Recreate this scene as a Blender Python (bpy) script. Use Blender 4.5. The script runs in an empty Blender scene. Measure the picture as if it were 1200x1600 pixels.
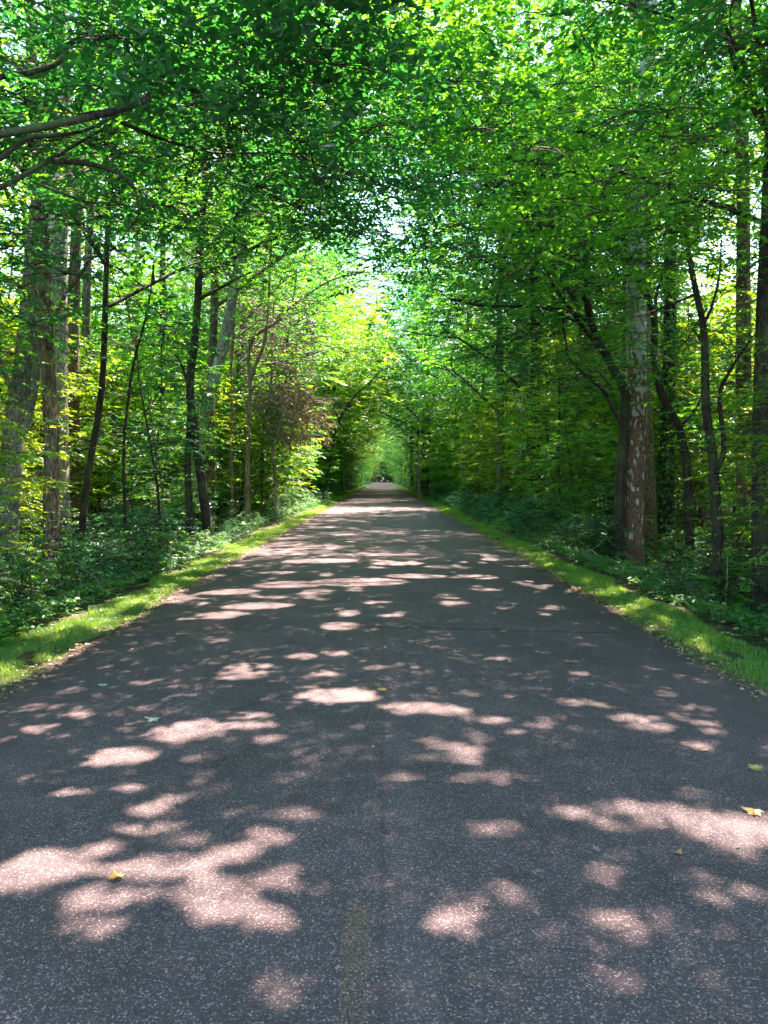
import bpy, math, random
import numpy as np
from mathutils import Vector, Matrix

# ------------------------------------------------------------------ camera, sky, sun, exposure
scene = bpy.context.scene
COL = scene.collection
PI = math.pi
CAM_H = 1.6
HOR, VPX, F = 746.0, 597.0, 1200.0           # horizon row, vanishing column, focal length in photo pixels
PITCH = math.atan((800 - HOR) / F)
cam_d = bpy.data.cameras.new("camera")
cam = bpy.data.objects.new("camera", cam_d)
COL.objects.link(cam)
cam_d.sensor_fit = 'VERTICAL'
cam_d.sensor_height = 36.0
cam_d.lens = 36.0 * F / 1600.0
cam_d.clip_start = 0.05
cam_d.clip_end = 3000
cam.location = (0, 0, CAM_H)
cam.rotation_euler = (PI / 2 - PITCH, 0, -math.atan(3.0 / F))
scene.camera = cam

SUN_EL, SUN_AZ = math.radians(58), math.radians(28)       # azimuth measured from +Y towards +X
SUN = np.array([math.sin(SUN_AZ) * math.cos(SUN_EL), math.cos(SUN_AZ) * math.cos(SUN_EL), math.sin(SUN_EL)])
world = bpy.data.worlds.new("World")
scene.world = world
world.use_nodes = True
wn = world.node_tree.nodes
sky = wn.new('ShaderNodeTexSky')
sky.sky_type = 'NISHITA'
sky.sun_disc = False
sky.sun_elevation = SUN_EL
sky.sun_rotation = SUN_AZ
sky.air_density = 1.2
sky.dust_density = 0.6
sky.ozone_density = 1.5
wn['Background'].inputs['Strength'].default_value = 0.11
world.node_tree.links.new(sky.outputs[0], wn['Background'].inputs[0])
world.cycles.sampling_method = 'AUTOMATIC'
sd = bpy.data.lights.new("sun", 'SUN')
sd.energy = 5.0
sd.angle = math.radians(0.55)
sd.color = (1.0, 0.75, 0.67)
sun = bpy.data.objects.new("sun", sd)
COL.objects.link(sun)
sun.rotation_euler = Vector(-SUN).to_track_quat('-Z', 'Y').to_euler()

vs = scene.view_settings
vs.view_transform = 'Standard'
vs.look = 'None'
vs.exposure = 3.75
vs.gamma = 1.0
cy = scene.cycles
cy.max_bounces = 6
cy.diffuse_bounces = 4
cy.glossy_bounces = 2
cy.transmission_bounces = 4
cy.caustics_reflective = False
cy.caustics_refractive = False
cy.use_denoising = True
cy.sample_clamp_indirect = 6
cy.use_adaptive_sampling = True
cy.adaptive_threshold = 0.02

# ------------------------------------------------------------------ helpers
RNG = np.random.default_rng(7)


def at(px, py, Y):
    """world point seen at photo pixel (px,py) at forward distance Y"""
    return np.array([(px - VPX) / F * Y, Y, CAM_H - (py - HOR) / F * Y])


def link(name, data, parent=None, label=None, cat=None, group=None, kind=None, loc=None):
    o = bpy.data.objects.new(name, data)
    COL.objects.link(o)
    if parent is not None:
        o.parent = parent
    if label:
        o["label"] = label
    if cat:
        o["category"] = cat
    if group:
        o["group"] = group
    if kind:
        o["kind"] = kind
    if loc is not None:
        o.location = loc
    return o


def hash2(ix, iy, s=0):
    v = np.sin(ix * 127.1 + iy * 311.7 + s * 74.7) * 43758.5453
    return v - np.floor(v)


def vnoise(x, y, s=0):
    x = np.asarray(x, float); y = np.asarray(y, float)
    ix, iy = np.floor(x), np.floor(y)
    fx, fy = x - ix, y - iy
    fx = fx * fx * (3 - 2 * fx); fy = fy * fy * (3 - 2 * fy)
    a = hash2(ix, iy, s); b = hash2(ix + 1, iy, s); c = hash2(ix, iy + 1, s); d = hash2(ix + 1, iy + 1, s)
    return (a * (1 - fx) + b * fx) * (1 - fy) + (c * (1 - fx) + d * fx) * fy


ROAD = 2.82
VERGE = 3.72


def ground(x, y):
    ax = np.abs(np.asarray(x, float))
    t = np.clip((ax - VERGE) / 1.9, 0, 1)
    t = t * t * (3 - 2 * t)
    far = np.clip((ax - 5) / 3, 0, 1)
    z = -0.72 * t + far * (vnoise(x * 0.25 + 9, y * 0.25) - 0.5) * 0.5
    z = z + np.clip((ax - 2.6) / 0.4, 0, 1) * (vnoise(x * 2.3, y * 2.3, 3) - 0.5) * 0.05 - 0.02
    z = np.where(ax < 2.6, -0.09, z)
    return z


class MB:
    """numpy mesh collector"""
    def __init__(self):
        self.v = []; self.f = {3: [], 4: []}; self.n = 0; self.attr = {3: [], 4: []}; self.mat = {3: [], 4: []}

    def add(self, verts, faces, rnd=None, mat=0):
        faces = np.asarray(faces, np.int32)
        k = faces.shape[1]
        self.v.append(np.asarray(verts, np.float32))
        self.f[k].append(faces + self.n)
        self.n += len(verts)
        m = len(faces)
        if rnd is None:
            rnd = np.full(m, 0.5, np.float32)
        self.attr[k].append(np.asarray(rnd, np.float32))
        self.mat[k].append(np.full(m, mat, np.int32))

    def tube(self, pts, radii, sides=8, mat=0, cap=False, flare=0.0, ridges=0.0, seed=0):
        pts = np.asarray(pts, float); radii = np.asarray(radii, float)
        n = len(pts)
        d = np.gradient(pts, axis=0)
        d /= np.linalg.norm(d, axis=1)[:, None] + 1e-9
        ref = np.array([0.0, 1.0, 0.0]) if abs(d[0][1]) < 0.9 else np.array([1.0, 0, 0])
        u = np.cross(d, ref); u /= np.linalg.norm(u, axis=1)[:, None] + 1e-9
        w = np.cross(d, u)
        a = np.linspace(0, 2 * PI, sides, endpoint=False)
        rr = radii[:, None] * np.ones(sides)[None, :]
        if ridges:
            rr = rr * (1 + ridges * np.sin(a * 3 + seed + np.linspace(0, 2, n)[:, None]) + ridges * (vnoise(a[None, :] * 2.5 + seed * 3, np.arange(n)[:, None] * 0.6, seed) - .5) * 1.6)
        V = pts[:, None, :] + (u[:, None, :] * np.cos(a)[None, :, None] + w[:, None, :] * np.sin(a)[None, :, None]) * rr[:, :, None]
        V = V.reshape(-1, 3)
        i = np.arange(n - 1)[:, None] * sides; j = np.arange(sides)[None, :]; j2 = (j + 1) % sides
        q = np.stack([i + j, i + j2, i + sides + j2, i + sides + j], -1).reshape(-1, 4)
        self.add(V, q, mat=mat)
        if cap:
            V2 = np.vstack([V[-sides:], pts[-1:] + d[-1:] * radii[-1] * .3])
            t = np.array([[k, (k + 1) % sides, sides] for k in range(sides)])
            self.add(V2, t, mat=mat)

    def mesh(self, name, mats, smooth=False):
        me = bpy.data.meshes.new(name)
        if self.n == 0:
            return me
        V = np.concatenate(self.v)
        loops = []; starts = []; at_ = []; mi = []; s = 0
        for k in (3, 4):
            if self.f[k]:
                Fk = np.concatenate(self.f[k])
                loops.append(Fk.reshape(-1))
                starts.append(s + np.arange(len(Fk)) * k)
                s += len(Fk) * k
                at_.append(np.concatenate(self.attr[k])); mi.append(np.concatenate(self.mat[k]))
        loops = np.concatenate(loops).astype(np.int32); starts = np.concatenate(starts).astype(np.int32)
        me.vertices.add(len(V)); me.vertices.foreach_set("co", V.reshape(-1))
        me.loops.add(len(loops)); me.loops.foreach_set("vertex_index", loops)
        me.polygons.add(len(starts)); me.polygons.foreach_set("loop_start", starts)
        me.polygons.foreach_set("material_index", np.concatenate(mi))
        me.polygons.foreach_set("use_smooth", np.full(len(starts), smooth))
        a = me.attributes.new("rnd", 'FLOAT', 'FACE')
        a.data.foreach_set("value", np.concatenate(at_))
        for m in mats:
            me.materials.append(m)
        me.update(calc_edges=True)
        return me


def norm(a):
    return a / (np.linalg.norm(a, axis=-1, keepdims=True) + 1e-9)


def add_leaves(mb, P, D, N, L, rnd, wr=0.24, hi=True, mat=0, fold=0.22):
    """P base (n,3), D direction, N normal, L length (n)"""
    n = len(P)
    if n == 0:
        return
    S = norm(np.cross(D, N)); N = norm(np.cross(S, D))
    L = L[:, None]
    W = L * wr
    if hi:
        droop = -N * L * 0.10
        V = np.stack([P, P + D * L * .28 + S * W * .95 + N * W * fold, P + D * L * .68 + S * W * .72 + N * W * fold * .6,
                      P + D * L + droop,
                      P + D * L * .68 - S * W * .72 + N * W * fold * .6, P + D * L * .28 - S * W * .95 + N * W * fold], 1).reshape(-1, 3)
        b = np.arange(n)[:, None] * 6
        q = np.concatenate([b + np.array([[0, 3, 2, 1]]), b + np.array([[0, 5, 4, 3]])], 1).reshape(-1, 4)
        mb.add(V, q, rnd=np.repeat(rnd, 2), mat=mat)
    else:
        V = np.stack([P, P + D * L * .42 + S * W + N * W * fold, P + D * L, P + D * L * .42 - S * W + N * W * fold], 1).reshape(-1, 3)
        b = np.arange(n)[:, None] * 4
        q = np.concatenate([b + np.array([[0, 2, 1]]), b + np.array([[0, 3, 2]])], 1).reshape(-1, 3)
        mb.add(V, q, rnd=np.repeat(rnd, 2), mat=mat)


def sprays(rng, C, H, nleaf, slen, leaf, tilt=0.17, drop=0.15):
    """C (s,3) spray starts, H (s,3) headings -> leaf arrays; leaves sit alternately on a flat twig"""
    s = len(C)
    H = norm(H)
    up = np.array([0, 0, 1.0]) + rng.normal(0, tilt, (s, 3))
    S = norm(np.cross(H, up)); U = norm(np.cross(S, H))
    t = (np.arange(nleaf) + .6) / nleaf
    t = t[None, :] * slen * rng.uniform(.75, 1.2, (s, 1))
    side = np.where(np.arange(nleaf) % 2 == 0, 1.0, -1.0)[None, :] * np.ones((s, 1))
    P = C[:, None, :] + H[:, None, :] * t[:, :, None] - np.array([0, 0, 1.0]) * (t ** 2 / slen * drop)[:, :, None]
    ang = rng.uniform(.5, 1.15, (s, nleaf)) * side
    ang[:, -1] *= .2
    D = H[:, None, :] * np.cos(ang)[..., None] + S[:, None, :] * np.sin(ang)[..., None] + rng.normal(0, .11, (s, nleaf, 3))
    D[..., 2] -= .16
    Nn = U[:, None, :] + rng.normal(0, .22, (s, nleaf, 3))
    L = leaf * rng.uniform(.5, 1.3, (s, nleaf)) * rng.uniform(.75, 1.2, (s, 1))
    base = rng.random((s, 1))
    R = np.clip(base * .6 + rng.random((s, nleaf)) * .4, 0, 1)
    return P.reshape(-1, 3), norm(D).reshape(-1, 3), norm(Nn).reshape(-1, 3), L.reshape(-1), R.reshape(-1)


# ------------------------------------------------------------------ materials
def nt(name):
    m = bpy.data.materials.new(name)
    m.use_nodes = True
    t = m.node_tree
    for n in list(t.nodes):
        t.nodes.remove(n)
    out = t.nodes.new('ShaderNodeOutputMaterial')
    return m, t, out


def ramp(t, stops):
    r = t.nodes.new('ShaderNodeValToRGB')
    e = r.color_ramp.elements
    e[0].position, e[0].color = stops[0][0], (*stops[0][1], 1)
    e[1].position, e[1].color = stops[1][0], (*stops[1][1], 1)
    for p, c in stops[2:]:
        x = e.new(p); x.color = (*c, 1)
    return r


def noise(t, scale, detail=3, rough=.55, vec=None):
    n = t.nodes.new('ShaderNodeTexNoise')
    n.inputs['Scale'].default_value = scale
    n.inputs['Detail'].default_value = detail
    n.inputs['Roughness'].default_value = rough
    if vec is not None:
        t.links.new(vec, n.inputs['Vector'])
    return n


def math_(t, op, a, b=None, c=None, clamp=False):
    m = t.nodes.new('ShaderNodeMath'); m.operation = op; m.use_clamp = clamp
    for k, v in enumerate((a, b, c)):
        if v is None:
            continue
        if isinstance(v, (int, float)):
            m.inputs[k].default_value = v
        else:
            t.links.new(v, m.inputs[k])
    return m.outputs[0]


def mixc(t, fac, a, b, mode='MIX'):
    m = t.nodes.new('ShaderNodeMix'); m.data_type = 'RGBA'; m.blend_type = mode
    for sock, v in ((m.inputs['Factor'], fac), (m.inputs['A'], a), (m.inputs['B'], b)):
        if isinstance(v, (int, float)):
            sock.default_value = v
        elif isinstance(v, tuple):
            sock.default_value = (*v, 1)
        else:
            t.links.new(v, sock)
    return m.outputs['Result']


def leaf_mat(name, dark, mid, light, trans, tr=.45, gloss=.05):
    m, t, out = nt(name)
    a = t.nodes.new('ShaderNodeAttribute'); a.attribute_name = 'rnd'
    oi = t.nodes.new('ShaderNodeObjectInfo')
    f = math_(t, 'ADD', math_(t, 'MULTIPLY', a.outputs['Fac'], .75), math_(t, 'MULTIPLY', oi.outputs['Random'], .25))
    r = ramp(t, [(0, dark), (1, light), (.5, mid)])
    t.links.new(f, r.inputs[0])
    r2 = ramp(t, [(0, tuple(x * .55 for x in trans)), (1, trans)])
    t.links.new(f, r2.inputs[0])
    d = t.nodes.new('ShaderNodeBsdfDiffuse'); tl = t.nodes.new('ShaderNodeBsdfTranslucent'); g = t.nodes.new('ShaderNodeBsdfGlossy')
    t.links.new(r.outputs[0], d.inputs[0]); t.links.new(r2.outputs[0], tl.inputs[0])
    g.inputs['Roughness'].default_value = .48
    g.inputs['Color'].default_value = (.9, .95, 1, 1)
    m1 = t.nodes.new('ShaderNodeMixShader'); m1.inputs[0].default_value = tr
    t.links.new(d.outputs[0], m1.inputs[1]); t.links.new(tl.outputs[0], m1.inputs[2])
    m2 = t.nodes.new('ShaderNodeMixShader'); m2.inputs[0].default_value = gloss
    t.links.new(m1.outputs[0], m2.inputs[1]); t.links.new(g.outputs[0], m2.inputs[2])
    t.links.new(m2.outputs[0], out.inputs[0])
    return m


M = {}
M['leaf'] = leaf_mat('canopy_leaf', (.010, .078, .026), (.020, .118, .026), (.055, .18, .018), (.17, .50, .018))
M['leaf_mid'] = leaf_mat('sunlit_tint_leaf', (.016, .10, .022), (.035, .155, .020), (.085, .225, .014), (.19, .57, .016), tr=.5)  # lighter leaf green with sunlight put into its colour
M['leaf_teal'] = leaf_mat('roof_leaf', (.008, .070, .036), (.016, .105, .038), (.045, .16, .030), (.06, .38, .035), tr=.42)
M['leaf_blue'] = leaf_mat('shade_tint_leaf', (.006, .062, .034), (.012, .095, .038), (.025, .14, .035), (.045, .32, .04), tr=.4)  # darker blue-green copy with canopy shade put into its colour
M['leaf_yellow'] = leaf_mat('sunlit_yellow_leaf', (.028, .14, .014), (.06, .205, .014), (.13, .27, .010), (.44, .66, .010), tr=.52)  # sunlit yellow glow put into the leaf colour, on saplings and tall trees
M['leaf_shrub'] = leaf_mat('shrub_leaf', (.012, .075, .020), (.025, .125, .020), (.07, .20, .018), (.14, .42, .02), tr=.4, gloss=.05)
M['leaf_dry'] = leaf_mat('dry_leaf', (.09, .07, .04), (.19, .145, .08), (.30, .24, .14), (.32, .25, .12), tr=.3, gloss=.04)
M['grass'] = leaf_mat('grass_blade', (.028, .11, .010), (.065, .19, .010), (.20, .29, .03), (.27, .50, .015), tr=.4, gloss=.04)
M['leaf_yel_fallen'] = leaf_mat('fallen_leaf_yellow', (.20, .13, .025), (.26, .17, .03), (.30, .2, .035), (.3, .2, .03), tr=.2)
M['leaf_olive_fallen'] = leaf_mat('fallen_leaf_olive', (.16, .16, .03), (.2, .19, .04), (.25, .22, .05), (.2, .2, .05), tr=.2)
M['leaf_grn_fallen'] = leaf_mat('fallen_leaf_green', (.10, .14, .09), (.13, .17, .11), (.17, .2, .14), (.1, .15, .1), tr=.1)
M['leaf_brn_fallen'] = leaf_mat('fallen_leaf_brown', (.16, .08, .03), (.22, .11, .05), (.28, .16, .07), (.2, .1, .05), tr=.15)


def ramp_tone(t, v):
    r = ramp(t, [(.35, (.55, .55, .57)), (.65, (1.2, 1.18, 1.15))])
    t.links.new(v, r.inputs[0])
    return r.outputs[0]


def bark_mat(name, c1, c2, c3, scale=1.0, bump=.6, moss=0.0):
    m, t, out = nt(name)
    tc = t.nodes.new('ShaderNodeTexCoord')
    mp = t.nodes.new('ShaderNodeMapping'); mp.inputs['Scale'].default_value = (9 * scale, 9 * scale, 2.4 * scale)
    t.links.new(tc.outputs['Object'], mp.inputs[0])
    n0 = noise(t, 2.0, 6, .7, mp.outputs[0])
    vb = t.nodes.new('ShaderNodeTexVoronoi'); vb.feature = 'DISTANCE_TO_EDGE'; vb.inputs['Scale'].default_value = 3.0
    t.links.new(mixc(t, .3, mp.outputs[0], n0.outputs['Color'], 'ADD'), vb.inputs['Vector'])
    ridge = math_(t, 'MULTIPLY', vb.outputs['Distance'], 3.2, clamp=True)
    hh = math_(t, 'ADD', math_(t, 'MULTIPLY', n0.outputs[0], .80), math_(t, 'MULTIPLY', ridge, .20))
    class _o:
        outputs = [hh]
    n1 = _o
    n2 = noise(t, 1.3, 2, .5, tc.outputs['Object'])
    n3 = noise(t, .9, 3, .6, tc.outputs['Object'])
    r = ramp(t, [(.34, c1), (.70, c3), (.50, c2)])
    t.links.new(n1.outputs[0], r.inputs[0])
    col = mixc(t, .8, r.outputs[0], ramp_tone(t, n3.outputs[0]), 'MULTIPLY')
    mr = ramp(t, [(.50, (0, 0, 0)), (.68, (1, 1, 1))])
    t.links.new(n2.outputs[0], mr.inputs[0])
    col = mixc(t, math_(t, 'MULTIPLY', mr.outputs[0], moss), col, (.05, .085, .035))
    p = t.nodes.new('ShaderNodeBsdfPrincipled')
    p.inputs['Roughness'].default_value = .9
    p.inputs['Specular IOR Level'].default_value = .25
    t.links.new(col, p.inputs['Base Color'])
    b = t.nodes.new('ShaderNodeBump'); b.inputs['Strength'].default_value = bump; b.inputs['Distance'].default_value = .03
    t.links.new(n1.outputs[0], b.inputs['Height']); t.links.new(b.outputs[0], p.inputs['Normal'])
    t.links.new(p.outputs[0], out.inputs[0])
    return m


M['bark'] = bark_mat('brown_bark', (.025, .017, .012), (.13, .09, .062), (.27, .195, .14), moss=.5)
M['bark_dark'] = bark_mat('dark_bark', (.008, .007, .006), (.030, .025, .020), (.072, .058, .046), moss=.6)
M['bark_grey'] = bark_mat('grey_bark', (.06, .06, .06), (.17, .165, .155), (.30, .29, .27), moss=.3, bump=.4)
M['bark_pale'] = bark_mat('pale_bark', (.08, .07, .06), (.27, .235, .21), (.46, .42, .38), moss=.1, bump=.3)
M['bark_vine'] = bark_mat('tan_bark', (.08, .055, .03), (.24, .18, .11), (.40, .31, .19), moss=.3)


def sycamore_mat():
    m, t, out = nt('mottled_sycamore_bark')
    tc = t.nodes.new('ShaderNodeTexCoord')
    mp = t.nodes.new('ShaderNodeMapping'); mp.inputs['Scale'].default_value = (6, 6, 2.2)
    t.links.new(tc.outputs['Object'], mp.inputs[0])
    wob = noise(t, 3, 2, .5, mp.outputs[0])
    vv = mixc(t, .25, mp.outputs[0], wob.outputs['Color'], 'ADD')
    v = t.nodes.new('ShaderNodeTexVoronoi'); v.inputs['Scale'].default_value = 3.6
    t.links.new(vv, v.inputs['Vector'])
    sep = t.nodes.new('ShaderNodeSeparateXYZ'); t.links.new(tc.outputs['Object'], sep.inputs[0])
    sc = t.nodes.new('ShaderNodeSeparateColor'); t.links.new(v.outputs['Color'], sc.inputs[0])
    # old brown plates below, shed to pale bark above
    h = t.nodes.new('ShaderNodeMapRange'); h.inputs['From Min'].default_value = 3.4; h.inputs['From Max'].default_value = 7.0
    t.links.new(sep.outputs[2], h.inputs[0])
    fac = math_(t, 'GREATER_THAN', math_(t, 'ADD', math_(t, 'MULTIPLY', sc.outputs[0], .75), math_(t, 'MULTIPLY', h.outputs[0], 1.0)), .68)
    n = noise(t, 14, 4, .6, tc.outputs['Object'])
    br = ramp(t, [(.3, (.05, .032, .022)), (.7, (.17, .11, .075))]); t.links.new(n.outputs[0], br.inputs[0])
    n5 = noise(t, 5, 4, .6, tc.outputs['Object'])
    pl = ramp(t, [(.3, (.20, .20, .18)), (.7, (.42, .41, .37))]); t.links.new(n5.outputs[0], pl.inputs[0])
    col = mixc(t, fac, br.outputs[0], pl.outputs[0])
    p = t.nodes.new('ShaderNodeBsdfPrincipled'); p.inputs['Roughness'].default_value = .85
    p.inputs['Specular IOR Level'].default_value = .25
    t.links.new(col, p.inputs['Base Color'])
    b = t.nodes.new('ShaderNodeBump'); b.inputs['Strength'].default_value = .7; b.inputs['Distance'].default_value = .02
    t.links.new(math_(t, 'SUBTRACT', n.outputs[0], fac), b.inputs['Height']); t.links.new(b.outputs[0], p.inputs['Normal'])
    t.links.new(p.outputs[0], out.inputs[0])
    return m


M['sycamore'] = sycamore_mat()


def asphalt_mat():
    m, t, out = nt('worn_asphalt')
    tc = t.nodes.new('ShaderNodeTexCoord')
    V = tc.outputs['Object']
    sep = t.nodes.new('ShaderNodeSeparateXYZ'); t.links.new(V, sep.inputs[0])
    X = sep.outputs[0]; Y = sep.outputs[1]
    vor = t.nodes.new('ShaderNodeTexVoronoi'); vor.inputs['Scale'].default_value = 185; t.links.new(V, vor.inputs['Vector'])
    sc = t.nodes.new('ShaderNodeSeparateColor'); t.links.new(vor.outputs['Color'], sc.inputs[0])
    stone = ramp(t, [(0, (.028, .030, .030)), (1, (.27, .26, .255)), (.5, (.042, .042, .042)), (.80, (.062, .060, .060)), (.91, (.13, .125, .122))])
    stone.color_ramp.interpolation = 'LINEAR'
    t.links.new(sc.outputs[0], stone.inputs[0])
    fine = noise(t, 60, 3, .7, V)
    big = noise(t, .55, 4, .6, V)
    mid = noise(t, 4.0, 4, .65, V)
    # smooth tracks towards the edges of the road, coarse in the middle of the lanes
    ax = math_(t, 'ABSOLUTE', X)
    edge = t.nodes.new('ShaderNodeMapRange'); edge.inputs['From Min'].default_value = 1.5; edge.inputs['From Max'].default_value = 2.6
    t.links.new(ax, edge.inputs[0])
    smoothf = math_(t, 'MULTIPLY', edge.outputs[0], .55)
    col = mixc(t, smoothf, stone.outputs[0], (.048, .048, .048))
    bigr = ramp(t, [(.3, (.66, .67, .69)), (.7, (1.28, 1.26, 1.25))]); t.links.new(big.outputs[0], bigr.inputs[0])
    col = mixc(t, 1.0, col, bigr.outputs[0], 'MULTIPLY')
    midr = ramp(t, [(.3, (.82, .82, .82)), (.7, (1.16, 1.16, 1.16))]); t.links.new(mid.outputs[0], midr.inputs[0])
    col = mixc(t, 1.0, col, midr.outputs[0], 'MULTIPLY')
    # centre seam: a dark joint with paler worn strip right of it
    wob = math_(t, 'MULTIPLY', math_(t, 'SUBTRACT', noise(t, 1.2, 2, .5, V).outputs[0], .5), .05)
    Xw = math_(t, 'ADD', X, wob)
    strip = math_(t, 'SUBTRACT', 1.0, math_(t, 'MULTIPLY', math_(t, 'ABSOLUTE', math_(t, 'SUBTRACT', Xw, .10)), 9.0), clamp=True)
    col = mixc(t, math_(t, 'MULTIPLY', strip, .16), col, (.12, .115, .115))
    joint = math_(t, 'SUBTRACT', 1.0, math_(t, 'MULTIPLY', math_(t, 'ABSOLUTE', Xw), 55.0), clamp=True)
    col = mixc(t, math_(t, 'MULTIPLY', math_(t, 'MULTIPLY', joint, mid.outputs[0]), .9), col, (.022, .022, .022))
    # worn yellow paint left of the joint
    yl = math_(t, 'LESS_THAN', math_(t, 'ABSOLUTE', math_(t, 'ADD', X, .085)), .043)
    dash = noise(t, .42, 1, .5, V)
    dashf = math_(t, 'GREATER_THAN', math_(t, 'SUBTRACT', 4.1, math_(t, 'ABSOLUTE', math_(t, 'SUBTRACT', Y, -1.35))), 0.0)
    dash2 = math_(t, 'LESS_THAN', math_(t, 'ABSOLUTE', math_(t, 'SUBTRACT', Y, 6.6)), 1.3)
    wear = math_(t, 'GREATER_THAN', math_(t, 'ADD', sc.outputs[1], math_(t, 'MULTIPLY', mid.outputs[0], .9)), 1.02)
    wear2 = math_(t, 'GREATER_THAN', math_(t, 'ADD', sc.outputs[1], math_(t, 'MULTIPLY', mid.outputs[0], .9)), 1.25)
    yf = math_(t, 'MULTIPLY', yl, math_(t, 'ADD', math_(t, 'MULTIPLY', dashf, wear), math_(t, 'MULTIPLY', dash2, wear2), clamp=True))
    col = mixc(t, math_(t, 'MULTIPLY', yf, .5), col, (.15, .11, .028))
    # transverse cracks (dark, tar filled)
    cn = noise(t, 1.1, 5, .6, V)
    cy_ = math_(t, 'ADD', Y, math_(t, 'MULTIPLY', math_(t, 'SUBTRACT', cn.outputs[0], .5), .5))
    cy_ = math_(t, 'ADD', cy_, math_(t, 'MULTIPLY', X, .05))
    for yy, x0, x1, wd in ((7.9, -.35, 2.4, 15.0), (13.9, -2.2, .6, 14.0), (25.5, -2.6, 2.6, 9.0), (41.0, -2.5, 2.7, 12.0)):
        c = math_(t, 'SUBTRACT', 1.0, math_(t, 'MULTIPLY', math_(t, 'ABSOLUTE', math_(t, 'SUBTRACT', cy_, yy)), wd), clamp=True)
        c = math_(t, 'MULTIPLY', c, math_(t, 'GREATER_THAN', X, x0)); c = math_(t, 'MULTIPLY', c, math_(t, 'LESS_THAN', X, x1))
        col = mixc(t, c, col, (.010, .010, .010))
    vc = t.nodes.new('ShaderNodeTexVoronoi'); vc.feature = 'DISTANCE_TO_EDGE'; vc.inputs['Scale'].default_value = .55
    t.links.new(mixc(t, .16, V, noise(t, 2.2, 4, .6, V).outputs['Color'], 'ADD'), vc.inputs['Vector'])
    hair = math_(t, 'SUBTRACT', 1.0, math_(t, 'MULTIPLY', vc.outputs['Distance'], 190.0), clamp=True)
    hm = ramp(t, [(.52, (0, 0, 0)), (.60, (1, 1, 1))]); t.links.new(noise(t, .38, 2, .5, V).outputs[0], hm.inputs[0])
    col = mixc(t, math_(t, 'MULTIPLY', math_(t, 'MULTIPLY', hair, hm.outputs[0]), .7), col, (.014, .014, .014))
    st = ramp(t, [(.60, (1, 1, 1)), (.66, (.72, .72, .72))]); t.links.new(noise(t, 1.9, 3, .5, V).outputs[0], st.inputs[0])
    col = mixc(t, .8, col, st.outputs[0], 'MULTIPLY')
    # dusty crumbs at the very edges
    ed = t.nodes.new('ShaderNodeMapRange'); ed.inputs['From Min'].default_value = 2.55; ed.inputs['From Max'].default_value = 2.85
    t.links.new(math_(t, 'ADD', ax, math_(t, 'MULTIPLY', math_(t, 'SUBTRACT', mid.outputs[0], .5), .35)), ed.inputs[0])
    col = mixc(t, math_(t, 'MULTIPLY', ed.outputs[0], .5), col, (.10, .075, .05))
    p = t.nodes.new('ShaderNodeBsdfPrincipled')
    p.inputs['Roughness'].default_value = .78
    p.inputs['Specular IOR Level'].default_value = .35
    tint = mixc(t, 1.0, col, (.89, .665, .665), 'MULTIPLY')
    t.links.new(tint, p.inputs['Base Color'])
    hgt = math_(t, 'ADD', math_(t, 'MULTIPLY', math_(t, 'SUBTRACT', 1.0, vor.outputs['Distance']), .7), math_(t, 'MULTIPLY', fine.outputs[0], .6))
    b = t.nodes.new('ShaderNodeBump'); b.inputs['Strength'].default_value = .75; b.inputs['Distance'].default_value = .005
    t.links.new(hgt, b.inputs['Height']); t.links.new(b.outputs[0], p.inputs['Normal'])
    t.links.new(p.outputs[0], out.inputs[0])
    return m


def soil_mat():
    m, t, out = nt('forest_soil')
    tc = t.nodes.new('ShaderNodeTexCoord'); V = tc.outputs['Object']
    n1 = noise(t, 9, 6, .7, V); n2 = noise(t, .7, 3, .5, V)
    r = ramp(t, [(.3, (.02, .014, .009)), (.75, (.12, .08, .045)), (.5, (.05, .035, .02))]); t.links.new(n1.outputs[0], r.inputs[0])
    g = ramp(t, [(.42, (0, 0, 0)), (.6, (1, 1, 1))]); t.links.new(n2.outputs[0], g.inputs[0])
    col = mixc(t, math_(t, 'MULTIPLY', g.outputs[0], .55), r.outputs[0], (.022, .055, .014))
    p = t.nodes.new('ShaderNodeBsdfPrincipled'); p.inputs['Roughness'].default_value = .95
    p.inputs['Specular IOR Level'].default_value = .15
    t.links.new(col, p.inputs['Base Color'])
    b = t.nodes.new('ShaderNodeBump'); b.inputs['Strength'].default_value = .8; b.inputs['Distance'].default_value = .04
    t.links.new(n1.outputs[0], b.inputs['Height']); t.links.new(b.outputs[0], p.inputs['Normal'])
    t.links.new(p.outputs[0], out.inputs[0])
    return m


def plain(name, c, rough=.8, var=.25, scale=20):
    m, t, out = nt(name)
    tc = t.nodes.new('ShaderNodeTexCoord'); n = noise(t, scale, 3, .6, tc.outputs['Object'])
    r = ramp(t, [(.3, tuple(x * (1 - var) for x in c)), (.7, tuple(min(1, x * (1 + var)) for x in c))]); t.links.new(n.outputs[0], r.inputs[0])
    p = t.nodes.new('ShaderNodeBsdfPrincipled'); p.inputs['Roughness'].default_value = rough
    t.links.new(r.outputs[0], p.inputs['Base Color']); t.links.new(p.outputs[0], out.inputs[0])
    return m


# ------------------------------------------------------------------ ground and road
def grid_mesh(name, xs, ys, zf, mats):
    xs = np.asarray(xs, float); ys = np.asarray(ys, float)
    Xg, Yg = np.meshgrid(xs, ys)
    Z = zf(Xg, Yg)
    V = np.stack([Xg, Yg, Z], -1).reshape(-1, 3)
    nx = len(xs); i = np.arange(len(ys) - 1)[:, None] * nx; j = np.arange(nx - 1)[None, :]
    q = np.stack([i + j, i + j + 1, i + nx + j + 1, i + nx + j], -1).reshape(-1, 4)
    mb = MB(); mb.add(V, q)
    return mb.mesh(name, mats, smooth=True)


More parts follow.
